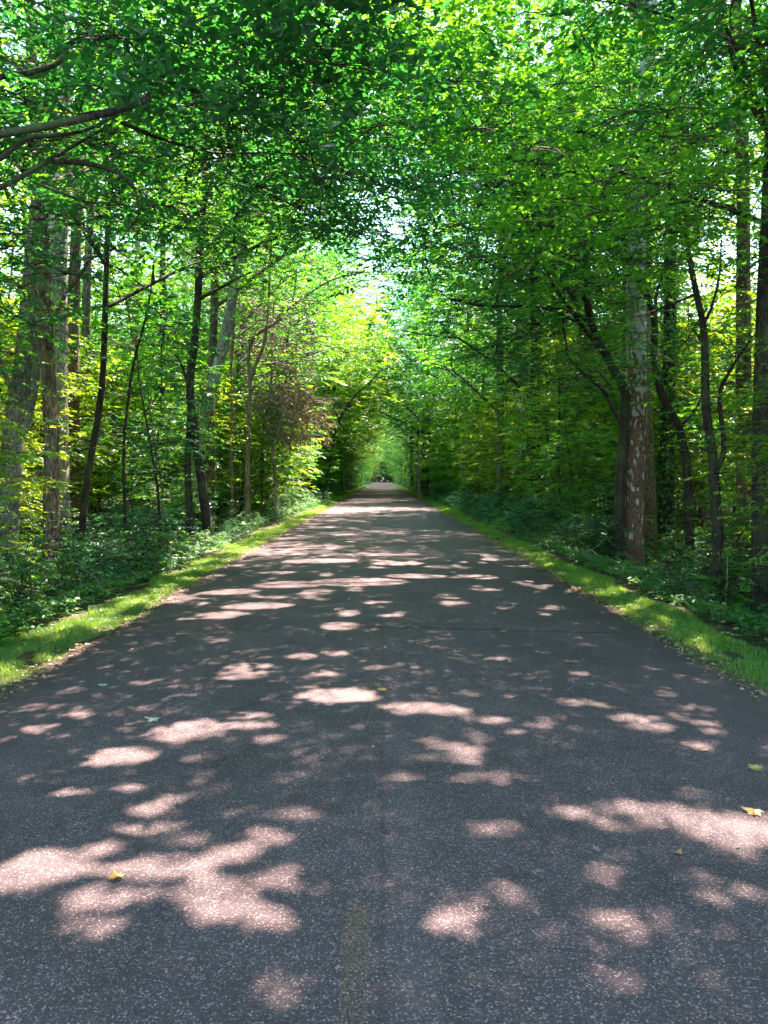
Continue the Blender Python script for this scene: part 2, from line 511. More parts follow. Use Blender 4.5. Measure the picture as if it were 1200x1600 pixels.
pos = np.concatenate([np.arange(0, 2.6, .65), np.arange(2.6, 7, .12), np.arange(7, 20, .8), np.arange(20, 80, 6), [80, 130, 300, 900]])
xs = np.concatenate([-pos[::-1], pos[1:]])
ys = np.concatenate([[-900, -300, -60, -30], np.arange(-15, 25, .25), np.arange(25, 70, 1.0), np.arange(70, 300, 8), [300, 400, 600, 1000, 1800]])
link('ground', grid_mesh('ground', xs, ys, ground, [soil_mat()]), kind='structure')

ys = np.concatenate([np.arange(-14, 30, .12), np.arange(30, 80, .5), np.arange(80, 600, 5)])
mb = MB()
cols = np.array([-1.0, -.985, -.8, -.5, -.25, 0, .25, .5, .8, .985, 1.0])
rows = []
for y in ys:
    eL = ROAD + (vnoise(y * .55, 1.0) - .5) * .22 + (vnoise(y * 3.3, 2.0) - .5) * .09
    eR = ROAD + (vnoise(y * .55, 11.0) - .5) * .20 + (vnoise(y * 3.3, 12.0) - .5) * .09
    x = np.where(cols < 0, cols * eL, cols * eR)
    z = .045 * (1 - (np.abs(cols)) ** 2)
    z[0] = z[-1] = -.10
    rows.append(np.stack([x, np.full(len(cols), y), z], -1))
V = np.concatenate(rows)
nx = len(cols); i = np.arange(len(ys) - 1)[:, None] * nx; j = np.arange(nx - 1)[None, :]
mb.add(V, np.stack([i + j, i + j + 1, i + nx + j + 1, i + nx + j], -1).reshape(-1, 4))
link('road', mb.mesh('road', [asphalt_mat()], smooth=True), kind='structure')


# ------------------------------------------------------------------ sun patches on the road; crowns are cut open to make them
PATCH = [(522,1102,70,13,1),(180,1200,60,19,1),(280,1162,65,15,1),(300,1150,45,10,1),(380,1151,50,8,1),(415,1172,24,7,1),(390,1135,30,6,1),
(302,1203,22,8,1),(305,1232,24,9,.8),(190,1251,34,9,.95),(97,1260,32,11,.9),(220,1290,35,14,1),(265,1270,35,8,1),(220,1321,64,12,1),
(375,1295,24,9,.85),(275,1345,40,8,.85),(155,1352,45,9,.85),(450,1302,48,11,1),(400,1340,40,24,1),(360,1367,50,16,1),(240,1390,105,22,1),
(60,1380,80,28,1),(15,1402,55,30,1),(150,1440,90,22,1),(330,1432,82,27,1),(415,1408,44,18,1),(350,1472,92,20,1),(130,1492,68,16,1),
(430,1488,50,20,.85),(420,1592,58,24,.85),(57,1112,34,5,1),(48,1149,32,9,.95),(112,1127,30,9,.9),(100,1085,20,5,.8),(205,1078,20,5,.9),
(368,1066,44,10,1),(380,1052,42,6,1),(465,1037,25,7,1),(522,1031,24,4,1),(505,1066,27,5,1),(527,987,32,7,1),(340,1008,16,4,.9),
(1165,1322,125,30,1),(1050,1303,60,24,1),(1165,1362,40,24,1),(980,1285,38,14,1),(915,1296,46,10,.95),(870,1293,30,8,.85),(970,1315,38,14,.85),
(950,1400,34,18,.85),(1122,1420,50,28,.82),(1192,1432,16,12,.8),(985,1480,28,14,.75),(985,1530,34,17,.85),(955,1580,44,27,.92),
(717,1482,66,27,1),(800,1438,38,15,.75),(775,1328,40,15,.88),(722,1192,36,11,1),(677,1178,28,8,.95),(747,1171,22,7,1),(728,1211,33,8,1),
(677,1206,24,7,.9),(752,1235,50,11,.92),(635,1237,40,6,.9),(888,1268,22,5,.85),(645,1122,58,11,1),(700,1127,34,9,1),(770,1141,50,7,1),
(840,1147,34,5,.95),(800,1160,18,5,1),(912,1155,18,5,1),(900,1110,30,5,1),(945,1113,20,7,1),(1000,1135,44,6,1),(1020,1149,44,7,1),
(1065,1131,16,6,1),(1110,1142,26,6,1),(1095,1115,26,5,1),(1100,1177,24,8,1),(1122,1156,18,5,1),(1172,1127,16,4,.9),(1150,1178,20,4,.85),
(730,1098,18,5,1),(1000,1233,26,5,1),(1100,1258,36,9,.75),(780,1040,20,4,.9),(912,1062,16,4,.9),(1045,1093,17,4,1),(1020,1256,20,5,.8),
(400,952,60,6,1),(345,965,45,5,1),(270,940,30,5,.9),(560,915,80,7,1),(450,918,60,6,1),(360,928,50,5,1),(650,905,50,4,1),(860,952,30,6,1),
(870,920,40,5,1),(700,938,24,4,1),(800,955,26,4,.9),(480,857,60,4,1),(500,880,60,4,1),(620,885,40,3,1),(700,890,40,3,.9),(750,905,30,4,1),
(430,843,50,3,1),(600,870,60,3,1),(760,925,30,3,.9),(450,800,60,8,1),(500,815,60,5,1),(560,835,50,4,1),(630,822,50,4,1),(700,835,40,3,1),
(580,790,60,4,1),(540,775,40,4,1),(610,805,60,4,1)]
pw = []
for (x, y, rx, ry, w) in PATCH:
    d = CAM_H * F / (y - HOR)
    y0 = CAM_H * F / (y + ry - HOR); y1 = CAM_H * F / (y - ry - HOR)
    hot = (x, y) in ((522, 1102), (1165, 1322), (1050, 1303), (330, 1432), (722, 1192), (645, 1122), (180, 1200))
    if y > 1000 and not hot:
        w = w * .90
    pw.append(((x - VPX) / F * d, (y0 + y1) / 2, rx / F * d * .96 + .01, (y1 - y0) / 2 * .95 + .01, w))
PW = np.array(pw)


def openness(gx, gy):
    """how far the leaf cover is cut open along the sun's way to ground point (gx,gy): 0 closed .. 1 open"""
    o = np.zeros(len(gx))
    for (cx, cyy, rx, ry, w) in PW:
        d = ((gx - cx) / rx) ** 2 + ((gy - cyy) / ry) ** 2
        o = np.maximum(o, np.where(d < 1, w, 0))
    n = vnoise(gx * 2.3 + 31, gy * 1.9, 5) * .6 + vnoise(gx * 5.3, gy * 4.1, 6) * .4
    far = np.clip((gy - 8.5) / 22, 0, 1)
    thr = .72 - .12 * far
    o = np.maximum(o, np.where((n > thr) & (gy > 8.5) & (np.abs(gx) < 2.9), .96, 0))
    # leaves cut away so the verges catch more sun
    vg = (np.abs(gx) > 2.75) & (np.abs(gx) < 3.75) & (gy > 5)
    o = np.maximum(o, np.where(vg & (n > .56), .95, 0))
    side = (gx < -4.1) & (gx > -14) & (gy > 9)
    n2 = vnoise(gx * .45 + 3, gy * .45, 8)
    o = np.maximum(o, np.where(side & (gx < -6) & (n2 > .5), .85, 0))
    o = np.maximum(o, np.where((gx > 6.5) & (gx < 16) & (gy > 9) & (n2 > .52), .8, 0))
    return o


# ------------------------------------------------------------------ tree generator
def smooth_poly(pts, k=4):
    pts = np.asarray(pts, float)
    if len(pts) < 3:
        t = np.linspace(0, 1, k * 2 + 1)[:, None]
        return pts[0] * (1 - t) + pts[-1] * t
    P = np.vstack([2 * pts[0] - pts[1], pts, 2 * pts[-1] - pts[-2]])
    out = []
    for a in range(1, len(P) - 2):
        for t in np.arange(k) / k:
            p0, p1, p2, p3 = P[a - 1], P[a], P[a + 1], P[a + 2]
            out.append(.5 * (2 * p1 + (p2 - p0) * t + (2 * p0 - 5 * p1 + 4 * p2 - p3) * t * t + (3 * p1 - p0 - 3 * p2 + p3) * t ** 3))
    out.append(pts[-1])
    return np.array(out)


class Tree:
    """stems: list of (points, r0, r1); crown: list of ellipsoids (cx,cy,cz,rx,ry,rz,clumps)"""
    def __init__(self, seed, leaf=.10, nleaf=9, slen=.45, per=7, hi=True, clump_r=.75, flat=.24, dens=1.0):
        self.rng = np.random.default_rng(seed); self.seed = seed
        self.stems = []; self.cl = []; self.hi = hi
        self.leaf, self.nleaf, self.slen, self.per, self.clump_r, self.flat = leaf, nleaf, slen, per, clump_r, flat
        self.L = None; self.extra = []; self.dens = dens

    def stem(self, pts, r0, r1, k=4, wob=0.0):
        P = smooth_poly(pts, k)
        if wob:
            n = len(P)
            P = P + np.cumsum(self.rng.normal(0, wob, (n, 3)), 0) * np.array([1, 1, .2]) * np.linspace(0, 1, n)[:, None]
        t = np.linspace(0, 1, len(P))
        self.stems.append((P, r0 * (1 - t) + r1 * t))
        return P

    def blob(self, c, r, n, shell=.35):
        g = self.rng
        n = int(n * self.dens)
        u = norm(g.normal(0, 1, (n, 3)))
        rad = g.uniform(shell, 1, n) ** (1 / 2.0)
        self.cl.append(np.asarray(c, float) + u * rad[:, None] * np.asarray(r, float))

    def limbs(self, trunk, n, z0, z1, reach, rise=.45, r=.05, lean=(0, 0), sub=2):
        """limbs leave the trunk line between heights z0 and z1"""
        g = self.rng
        a = g.uniform(0, 6.28)
        for k in range(n):
            a += 2.4 + g.normal(0, .25)
            h = z0 + (z1 - z0) * (k + g.random() * .6) / n
            idx = int(np.argmin(np.abs(trunk[:, 2] - h)))
            b = trunk[idx]
            R = reach * (1 - .45 * (k / n)) * g.uniform(.8, 1.15)
            d = np.array([math.cos(a) + lean[0], math.sin(a) + lean[1], 0.0]); d /= np.linalg.norm(d)
            pts = [b, b + d * R * .33 + np.array([0, 0, R * rise * .45]), b + d * R * .68 + np.array([0, 0, R * rise * .85]) + g.normal(0, .12, 3),
                   b + d * R + np.array([0, 0, R * rise])]
            rr = r * (1 - .4 * k / n)
            P = self.stem(pts, rr, rr * .25, k=3)
            for q in range(sub):
                i = g.integers(len(P) // 3, len(P) - 2)
                aa = a + g.choice([-1, 1]) * g.uniform(.5, 1.0)
                e = P[i] + np.array([math.cos(aa), math.sin(aa), g.uniform(.1, .6)]) * R * .42
                self.stem([P[i], (P[i] + e) / 2 + g.normal(0, .08, 3), e], rr * .45, rr * .15, k=3)

    def make_leaves(self):
        g = self.rng
        C = np.concatenate(self.cl) if self.cl else np.zeros((0, 3))
        self.C = C
        m = len(C)
        if m == 0:
            z = np.zeros((0, 3)); self.L = (z, z, z, np.zeros(0), np.zeros(0)); return
        s = self.per
        az = g.uniform(0, 6.28, (m, s)) ; rr = np.sqrt(g.random((m, s))) * self.clump_r
        off = np.stack([np.cos(az) * rr, np.sin(az) * rr, g.normal(0, self.flat * .45, (m, s)) * self.clump_r - rr * .12], -1)
        S = C[:, None, :] + off * g.uniform(.7, 1.3, (m, 1, 1))
        a2 = az + g.normal(0, .45, (m, s))
        H = np.stack([np.cos(a2), np.sin(a2), g.normal(.0, .22, (m, s))], -1)
        self.L = sprays(g, S.reshape(-1, 3), H.reshape(-1, 3), self.nleaf, self.slen, self.leaf)
        self.SP = S.reshape(-1, 3)
        P, D, N, Ln, Rn = self.L
        per = s * self.nleaf
        tone = np.repeat(g.random(m), per); size = np.repeat(g.uniform(.72, 1.3, m), per)
        self.L = (P, D, N, Ln * size, np.clip(Rn * .55 + tone * .45, 0, 1))

    def twigs(self, mb, mat, sides=4, spray=True):
        """every clump is carried by a thin branch from the nearest stem"""
        if not self.stems or len(self.C) == 0:
            return
        Q = np.concatenate([p for p, r in self.stems]); R = np.concatenate([r for p, r in self.stems])
        d0 = np.array([((Q - c) ** 2).sum(1).min() for c in self.C])
        nq = len(Q); cap_ = nq + len(self.C) * 4
        QQ = np.zeros((cap_, 3)); RR = np.zeros(cap_); QQ[:nq] = Q; RR[:nq] = R
        for i in np.argsort(d0):
            c = self.C[i]
            d = QQ[:nq] - c
            w = (d ** 2).sum(1) + np.where(d[:, 2] > 0, d[:, 2] ** 2 * 1.5, 0)
            j = int(np.argmin(w)); b = QQ[j]
            r0 = max(min(RR[j] * .6, .024), .007)
            ln = np.linalg.norm(c - b)
            mid = (b + c) / 2 + self.rng.normal(0, .10, 3) * ln + np.array([0, 0, .10 * ln])
            P = smooth_poly([b, mid, c], 2)
            rad = np.linspace(r0, .006, len(P))
            mb.tube(P, rad, sides, mat=mat)
            QQ[nq:nq + len(P) - 1] = P[1:]; RR[nq:nq + len(P) - 1] = rad[1:]; nq += len(P) - 1
            if spray:
                for q in range(self.per):
                    e = self.SP[i * self.per + q]
                    mb.tube(np.array([c, (c + e) / 2 + np.array([0, 0, .03]), e]), [.006, .004, .003], 3, mat=mat)

    def cull(self, base):
        """leaves are cut away so the sun makes the chosen patches on the road"""
        P, D, N, L, R = self.L
        W = P + D * (L * .45)[:, None] + np.asarray(base)
        gx = W[:, 0] - SUN[0] / SUN[2] * W[:, 2]; gy = W[:, 1] - SUN[1] / SUN[2] * W[:, 2]
        o = openness(gx, gy)
        keep = self.rng.random(len(o)) > o
        keep &= ~((np.linalg.norm(W - np.array([0, 0, CAM_H]), axis=1) < 3.2))
        self.L = tuple(x[keep] for x in self.L)

    def wood_mesh(self, mat, name='trunk', sides=12):
        mb = MB()
        for i, (P, r) in enumerate(self.stems):
            big = r[0] > .07
            mb.tube(P, r, sides if big else 6, cap=True, ridges=.05 if big else 0, seed=self.seed % 17)
        return mb.mesh(name, [mat], smooth=True)

    def crown_mesh(self, leafm, barkm, name='crown', spray=True):
        mb = MB()
        add_leaves(mb, *self.L, hi=self.hi)
        for e in self.extra:
            add_leaves(mb, *e, hi=self.hi)
        self.twigs(mb, 1, 4 if self.hi else 3, spray and self.hi)
        return mb.mesh(name, [leafm, barkm])


def gbase(x, y):
    return np.array([x, y, float(ground(np.array(x), np.array(y))) - .08])


def flare(P, r):
    return P


NEAR = []            # unique trees whose crowns shade the near road: (name, tree, base, mats, tags)


def near_tree(name, T, base, bark, leaf, label, cat='tree', group=None, trunk_name='trunk'):
    T.make_leaves(); T.cull(base)
    NEAR.append(dict(name=name, T=T, base=np.asarray(base), bark=bark, leaf=leaf, label=label, cat=cat, group=group, tn=trunk_name))
    return NEAR[-1]


def up(T, h, r0, r1, lean=(0, 0), n=7, wob=.05, flare_=1.5):
    """a trunk from the ground to height h with a flared foot"""
    z = np.linspace(0, h, n)
    t = z / h
    P = np.stack([lean[0] * t ** 1.2, lean[1] * t ** 1.2, z], -1)
    P[1:] += T.rng.normal(0, wob, (n - 1, 3)) * np.array([1, 1, 0])
    S = smooth_poly(P, 5)
    tt = np.linspace(0, 1, len(S))
    r = r0 * (1 - tt) + r1 * tt
    r = r * (1 + (flare_ - 1) * np.exp(-S[:, 2] / .28))
    T.stems.append((S, r))
    return S


def path(T, base, pix, Y, r0, r1, dY=None, k=5, fl=1.45):
    """a stem through photo pixels, at distances Y (number or list); local to base"""
    n = len(pix)
    Ys = np.full(n, float(Y)) if np.isscalar(Y) else np.asarray(Y, float)
    P = np.array([at(px, py, yy) for (px, py), yy in zip(pix, Ys)]) - base
    S = smooth_poly(P, k)
    t = np.linspace(0, 1, len(S)); r = r0 * (1 - t) + r1 * t
    if fl and S[0][2] < .5:
        r = r * (1 + (fl - 1) * np.exp(-np.maximum(S[:, 2], 0) / .3))
    T.stems.append((S, r))
    return S


def px2m(w, Y):
    return w / F * Y


# --- near and named trees ------------------------------------------------
# left, slim brown trunk by the verge
def T_left_brown():
    Y = 11.3; b = gbase((75 - VPX) / F * Y, Y)
    T = Tree(101, dens=1.5, leaf=.105, per=8)
    S = path(T, b, [(76, 985), (77, 900), (80, 780), (82, 690), (79, 560), (77, 450), (73, 300), (66, 160), (62, 20), (60, -200), (70, -420)], Y, .125, .06)
    path(T, b, [(68, 497), (52, 470), (30, 445), (-20, 425)], [Y, Y - .2, Y - .5, Y - 1], .045, .02)
    path(T, b, [(90, 505), (105, 470), (128, 440), (150, 405)], [Y, Y - .1, Y - .3, Y - .6], .04, .018)
    path(T, b, [(80, 750), (60, 740), (20, 760)], [Y, Y, Y - .4], .03, .012)
    T.limbs(S, 7, 6, 11.5, 3.6, r=.05, lean=(.35, -.1))
    T.blob((0.8, 0, 9.2), (4.0, 3.8, 3.0), 120)
    T.stem([(-.2, 0, 6.4), (1.6, .6, 8), (3.6, 1.0, 8.8), (5.2, 1.2, 9.0)], .06, .02)
    T.blob((4.2, 1, 8.9), (2.5, 2.8, 1.4), 70, shell=.1)
    T.blob((-.6, -1, 4.4), (1.6, 1.4, .9), 16)
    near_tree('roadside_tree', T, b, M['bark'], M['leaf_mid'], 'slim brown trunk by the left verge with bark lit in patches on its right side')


# left edge: thick leaning grey-green trunk behind it
def T_left_leaning():
    Y = 13.5; b = gbase((-2 - VPX) / F * Y, Y)
    T = Tree(102, dens=1.5, leaf=.11)
    S = path(T, b, [(2, 925), (10, 840), (15, 770), (28, 660), (45, 560), (53, 480), (62, 400), (76, 290), (95, 150), (110, 20), (120, -150), (130, -330)], Y, .21, .09)
    path(T, b, [(42, 655), (18, 600), (5, 560), (0, 500), (8, 440)], [Y, Y - .3, Y - .5, Y - .7, Y - .8], .05, .02)
    path(T, b, [(38, 680), (58, 600), (66, 520), (70, 440), (64, 380)], [Y - .1, Y - .3, Y - .3, Y - .3, Y - .4], .09, .05)
    T.limbs(S, 6, 7, 13, 4.2, r=.07, lean=(.2, 0))
    T.blob((1.3, 0, 11), (4.4, 4, 3.2), 110)
    near_tree('leaning_tree', T, b, M['bark_grey'], M['leaf_blue'], 'thick smooth grey-green trunk leaning right at the left edge behind the slim brown tree')


# left: tall pale trunk behind the brown one, forked high up
def T_left_pale():
    Y = 19; b = gbase((100 - VPX) / F * Y, Y)
    T = Tree(103, dens=1.5, leaf=.12)
    S = path(T, b, [(92, 880), (93, 700), (95, 520), (97, 400), (105, 330), (112, 270), (112, 200), (110, 110), (100, -20), (95, -150)], Y, .27, .16)
    path(T, b, [(108, 310), (124, 285), (135, 240), (150, 150), (170, 40), (190, -60)], Y, .14, .07)
    T.limbs(S, 6, 9, 16, 4.0, r=.08)
    T.blob((0, 0, 14), (4.6, 4.4, 3.6), 90)
    near_tree('pale_trunk_tree', T, b, M['bark_pale'], M['leaf'], 'tall pale grey trunk forking high up behind the slim brown tree on the left')


# overhanging near tree just out of frame at the left: its branches cross the top left
def T_left_over():
    b = gbase(-5.2, 5.6)
    T = Tree(104, dens=1.5, leaf=.095, per=8, clump_r=.6)
    S = up(T, 9.0, .20, .08, (.4, .6))
    def br(pix, Ys, r0, r1, start=None):
        P = [at(px, py, y) - b for (px, py), y in zip(pix, Ys)]
        if start is not None:
            P = [S[int(np.argmin(np.abs(S[:, 2] - start)))]] + P
        T.stem(P, r0, r1, k=4)
    br([(-60, 300), (0, 266), (55, 229), (94, 224), (142, 216), (200, 190)], [6.2, 6.3, 6.4, 6.5, 6.7, 6.9], .034, .012, 3.6)
    br([(-60, 325), (0, 307), (44, 286), (94, 257), (153, 224), (185, 205)], [6.2, 6.4, 6.5, 6.7, 7, 7.1], .032, .010, 3.4)
    br([(94, 262), (131, 264), (182, 275), (215, 300), (225, 340)], [6.7, 6.8, 6.9, 7, 7.1], .03, .008)
    br([(66, 294), (110, 312), (153, 325), (200, 322)], [6.5, 6.6, 6.7, 6.8], .014, .006)
    br([(60, 130), (125, 85), (180, 78), (225, 72), (300, 68), (380, 60)], [6.8, 7.2, 7.6, 8, 8.6, 9.2], .030, .010, 5.2)
    br([(180, 190), (255, 140), (320, 120), (380, 100), (440, 90), (490, 75), (540, 60)], [6.4, 6.9, 7.3, 7.8, 8.2, 8.6, 9], .036, .010, 4.6)
    br([(380, 190), (450, 155), (520, 138), (590, 120), (640, 95)], [7.8, 8.2, 8.6, 9, 9.5], .024, .008)
    br([(255, 140), (320, 160), (380, 190)], [6.9, 7.3, 7.8], .026, .024)
    br([(200, 205), (270, 232), (350, 250), (430, 248)], [6.9, 7.4, 8, 8.6], .02, .008)
    T.limbs(S, 6, 5.5, 8.8, 3.6, r=.028, lean=(.6, .4))
    T.blob((2.2, 2.6, 6.2), (2.9, 3.0, 1.3), 90, shell=.1)
    T.blob((4.2, 3.0, 6.0), (2.2, 2.6, 1.1), 55, shell=.1)
    T.blob((1.0, 2.6, 4.5), (1.8, 1.5, .55), 22, shell=.1)
    T.blob((1.6, 1.2, 8.6), (3.6, 3.4, 1.8), 80)
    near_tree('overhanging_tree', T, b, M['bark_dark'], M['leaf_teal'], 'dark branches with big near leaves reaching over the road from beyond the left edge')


def T_left_twin():
    Y = 20; b = gbase((326 - VPX) / F * Y, Y)
    T = Tree(105, dens=1.5, leaf=.12)
    S = path(T, b, [(327, 880), (325, 853), (321, 800), (313, 733), (303, 660), (299, 600), (306, 540), (313, 463), (316, 400), (325, 300), (330, 180), (335, 60)], Y, .14, .07)
    path(T, b, [(300, 880), (296, 800), (294, 720), (298, 660), (300, 610)], Y, .10, .07)
    path(T, b, [(315, 470), (340, 458), (367, 443), (395, 430)], [Y, Y - .2, Y - .5, Y - .8], .055, .02)
    path(T, b, [(295, 600), (286, 570), (275, 555)], [Y, Y - .2, Y - .4], .04, .015)
    T.limbs(S, 8, 7, 14, 3.8, r=.06, lean=(.3, -.2))
    T.blob((.6, -.3, 10.5), (3.8, 3.8, 3.8), 120)
    T.stem([(-.2, 0, 7.5), (1.8, -.3, 9.6), (3.8, -.6, 10.8), (5.2, -1, 11.2)], .07, .02)
    T.blob((4.0, -.8, 11.0), (2.6, 3.0, 1.8), 80, shell=.1)
    near_tree('twin_stem_tree', T, b, M['bark_dark'], M['leaf'], 'dark twin stemmed tree on the left verge crossing in front of the leaning pale trunk')


def T_left_birchy():
    Y = 26; b = gbase((292 - VPX) / F * Y, Y)
    T = Tree(106, dens=1.5, leaf=.13)
    S = path(T, b, [(284, 860), (296, 765), (312, 680), (332, 610), (350, 545), (363, 485), (373, 430), (384, 370), (392, 290), (400, 180), (405, 60)], Y, .235, .10)
    T.limbs(S, 7, 9, 17, 4.2, r=.08)
    T.blob((2.2, 0, 14), (4.4, 4.4, 3.6), 110)
    T.blob((1.6, 1, 9.2), (2.6, 3.0, 2.0), 50)
    near_tree('leaning_pale_tree', T, b, M['bark_pale'], M['leaf_mid'], 'pale mottled trunk with a brown foot leaning right behind the dark twin stems')


def T_left_slim(x0, pix, Y, seed, label, r=.085):
    b = gbase((x0 - VPX) / F * Y, Y)
    T = Tree(seed, leaf=.12, per=5)
    S = path(T, b, pix, Y, r, r * .55)
    return T, b, S


def T_left_tan1():
    T, b, S = T_left_slim(362, [(361, 850), (360, 822), (363, 760), (361, 700), (365, 640), (362, 590), (367, 520), (370, 460), (372, 380), (378, 280)], 28, 107, '')
    T.limbs(S, 4, 7, 12, 2.4, r=.035)
    T.blob((.3, 0, 10.5), (2.2, 2.2, 2.2), 36)
    near_tree('slim_tree', T, b, M['bark_vine'], M['leaf'], 'thin sunlit tan stem, left one of the pair beside the dead brown tangle')


def T_left_tan2():
    T, b, S = T_left_slim(388, [(389, 850), (388, 825), (387, 740), (390, 660), (393, 600), (390, 562), (396, 535), (408, 522), (425, 512), (442, 500)], 28, 108, '', .10)
    path(T, b, [(392, 600), (400, 575), (414, 540), (420, 500), (424, 430), (428, 340)], 28, .07, .04)
    path(T, b, [(384, 830), (385, 740), (388, 660), (391, 610)], 27.9, .05, .04)
    T.blob((1.0, 0, 11.5), (2.2, 2.2, 2.0), 30)
    near_tree('forked_tree', T, b, M['bark_vine'], M['leaf'], 'thin sunlit tan stem forking at its top, right one of the pair by the tangle')


def T_left_far_big():
    Y = 44; b = gbase((419 - VPX) / F * Y, Y)
    T = Tree(109, leaf=.16, hi=False)
    S = path(T, b, [(420, 800), (419, 777), (417, 700), (418, 600), (416, 500), (413, 400), (410, 300)], Y, .32, .2)
    T.limbs(S, 7, 10, 17, 4.5, r=.1)
    T.blob((0, 0, 14.5), (4.5, 4.5, 4.2), 110)
    near_tree('thick_trunk_tree', T, b, M['bark_vine'], M['leaf'], 'thick grey-brown trunk standing behind the hanging dead brown tangle')


def T_left_lean_thin():
    Y = 50; b = gbase((503 - VPX) / F * Y, Y)
    T = Tree(110, leaf=.16, hi=False)
    S = path(T, b, [(502, 795), (505, 775), (515, 730), (527, 667), (550, 625), (573, 603), (600, 575)], Y, .11, .04)
    T.limbs(S, 4, 4, 7.5, 2.2, r=.04)
    T.blob((3.9, 0, 9.2), (2.8, 2.4, 2.0), 80)
    T.blob((1.4, 0, 5.2), (2.0, 1.8, 1.6), 40)
    near_tree('bent_tree', T, b, M['bark_dark'], M['leaf'], 'thin dark tree bending right over the left verge far down the road')


def T_left_dark_saplings():
    Y = 17
    b = gbase((195 - VPX) / F * Y, Y)
    T = Tree(111, leaf=.11, per=6)
    path(T, b, [(195, 885), (195, 800), (195, 700), (202, 632), (212, 570), (225, 524), (236, 482), (245, 420)], Y, .045, .018)
    T.blob((.5, 0, 4.4), (1.5, 1.3, 2.4), 40)
    near_tree('sapling', T, b, M['bark_dark'], M['leaf_blue'], 'very thin dark sapling with a straight foot halfway between brown tree and twin stems')
    b = gbase((248 - VPX) / F * Y, Y)
    T = Tree(112, leaf=.11, per=6)
    path(T, b, [(250, 860), (247, 767), (234, 681), (221, 595), (216, 530)], Y, .035, .015)
    T.blob((-.3, 0, 4.2), (1.4, 1.3, 2.2), 34)
    near_tree('sapling', T, b, M['bark_dark'], M['leaf_blue'], 'thin dark sapling leaning left toward the straight sapling near the twin stems')


# right side
def T_right_edge():
    Y = 11.0; b = gbase((1203 - VPX) / F * Y, Y)
    T = Tree(120, dens=1.45, leaf=.105, per=8)
    S = path(T, b, [(1208, 985), (1205, 940), (1201, 800), (1199, 600), (1201, 400), (1205, 200), (1207, 0), (1209, -200), (1205, -400)], Y, .25, .12)
    path(T, b, [(1190, 205), (1172, 175), (1150, 120), (1120, 60)], [Y, Y - .3, Y - .7, Y - 1], .05, .02)
    path(T, b, [(1200, 230), (1170, 190), (1140, 130), (1125, 80), (1110, 10)], [Y, Y - .2, Y - .3, Y - .5, Y - .8], .05, .02)
    T.limbs(S, 8, 6.0, 11.5, 4.2, r=.04, lean=(-.5, -.25))
    T.blob((-2.0, -.4, 8.6), (3.9, 4.0, 2.6), 150)
    T.blob((-3.0, -1.4, 5.6), (2.2, 2.2, .9), 30)
    near_tree('edge_tree', T, b, M['bark_dark'], M['leaf_mid'], 'straight dark trunk cut by the right edge of the picture beside the verge')


def T_sycamore():
    Y = 17; b = gbase((992 - VPX) / F * Y, Y)
    T = Tree(121, dens=1.45, leaf=.13)
    S = path(T, b, [(990, 925), (990, 860), (991, 760), (993, 680), (993, 600), (991, 500), (990, 420), (992, 350), (997, 250), (1002, 120), (1006, -40), (1010, -200)], Y, .275, .14)
    path(T, b, [(972, 920), (971, 850), (973, 760), (975, 690), (977, 640)], Y - .15, .10, .06)
    T.limbs(S, 7, 8.5, 15, 4.4, r=.09, lean=(-.2, -.1))
    T.blob((0, 0, 12.5), (4.6, 4.4, 3.6), 120)
    T.stem([(.2, 0, 8.5), (-1.2, 1, 10.4), (-2.6, 2, 11.6), (-4, 2.6, 12)], .07, .02)
    T.blob((-2.8, 2, 12), (3.2, 3.2, 2.6), 130, shell=.1)
    near_tree('sycamore_tree', T, b, M['sycamore'], M['leaf_mid'], 'sycamore on the right with flaking brown bark below and pale bare trunk above')


def T_right_curved():
    Y = 16.2; b = gbase((973 - VPX) / F * Y, Y)
    T = Tree(122, dens=1.45, leaf=.105, per=7)
    path(T, b, [(967, 915), (968, 800), (972, 700), (975, 650), (974, 612), (950, 567), (925, 517), (912, 467), (902, 425), (872, 402), (845, 365), (822, 337), (805, 312), (790, 280)],
         [16.2] * 5 + [16, 15.7, 15.4, 15.2, 14.8, 14.3, 13.8, 13.5, 13.2], .12, .035)
    path(T, b, [(902, 425), (905, 395), (925, 360), (945, 345)], [15.2, 15.1, 15, 14.8], .04, .015)
    path(T, b, [(905, 430), (915, 400), (935, 375)], [15.2, 15.3, 15.4], .035, .015)
    path(T, b, [(920, 505), (887, 490), (837, 482), (757, 481), (700, 470)], [15.6, 15.2, 14.6, 13.8, 13.2], .05, .015)
    path(T, b, [(945, 555), (932, 542), (905, 510), (880, 475), (857, 442), (840, 400)], [16, 15.9, 15.9, 15.8, 15.7, 15.6], .065, .02)
    path(T, b, [(905, 510), (870, 492), (840, 484)], [15.9, 15.6, 15.2], .03, .012)
    path(T, b, [(972, 668), (945, 617), (925, 597), (890, 565), (882, 537), (876, 500)], [16.2, 16, 15.8, 15.5, 15.4, 15.3], .05, .014)
    path(T, b, [(955, 610), (935, 585), (915, 577)], [16, 15.8, 15.7], .025, .01)
    T.blob((-3.0, -2.2, 6.8), (3.4, 3.0, 2.0), 110, shell=.15)
    T.blob((-1.5, -1, 4.6), (1.9, 1.6, .9), 26, shell=.15)
    T.blob((-1, -.8, 8.8), (3, 2.8, 1.6), 50)
    T.stem([(-1.2, -1, 5.6), (-2.6, -.8, 7.8), (-4.2, -.4, 9), (-5.4, 0, 9.4)], .05, .015)
    T.blob((-4.4, -.4, 9.4), (2.5, 3.2, 1.6), 80, shell=.1)
    near_tree('curved_tree', T, b, M['bark_dark'], M['leaf_teal'], 'dark tree left of the sycamore whose curved limbs reach up and left over the road')


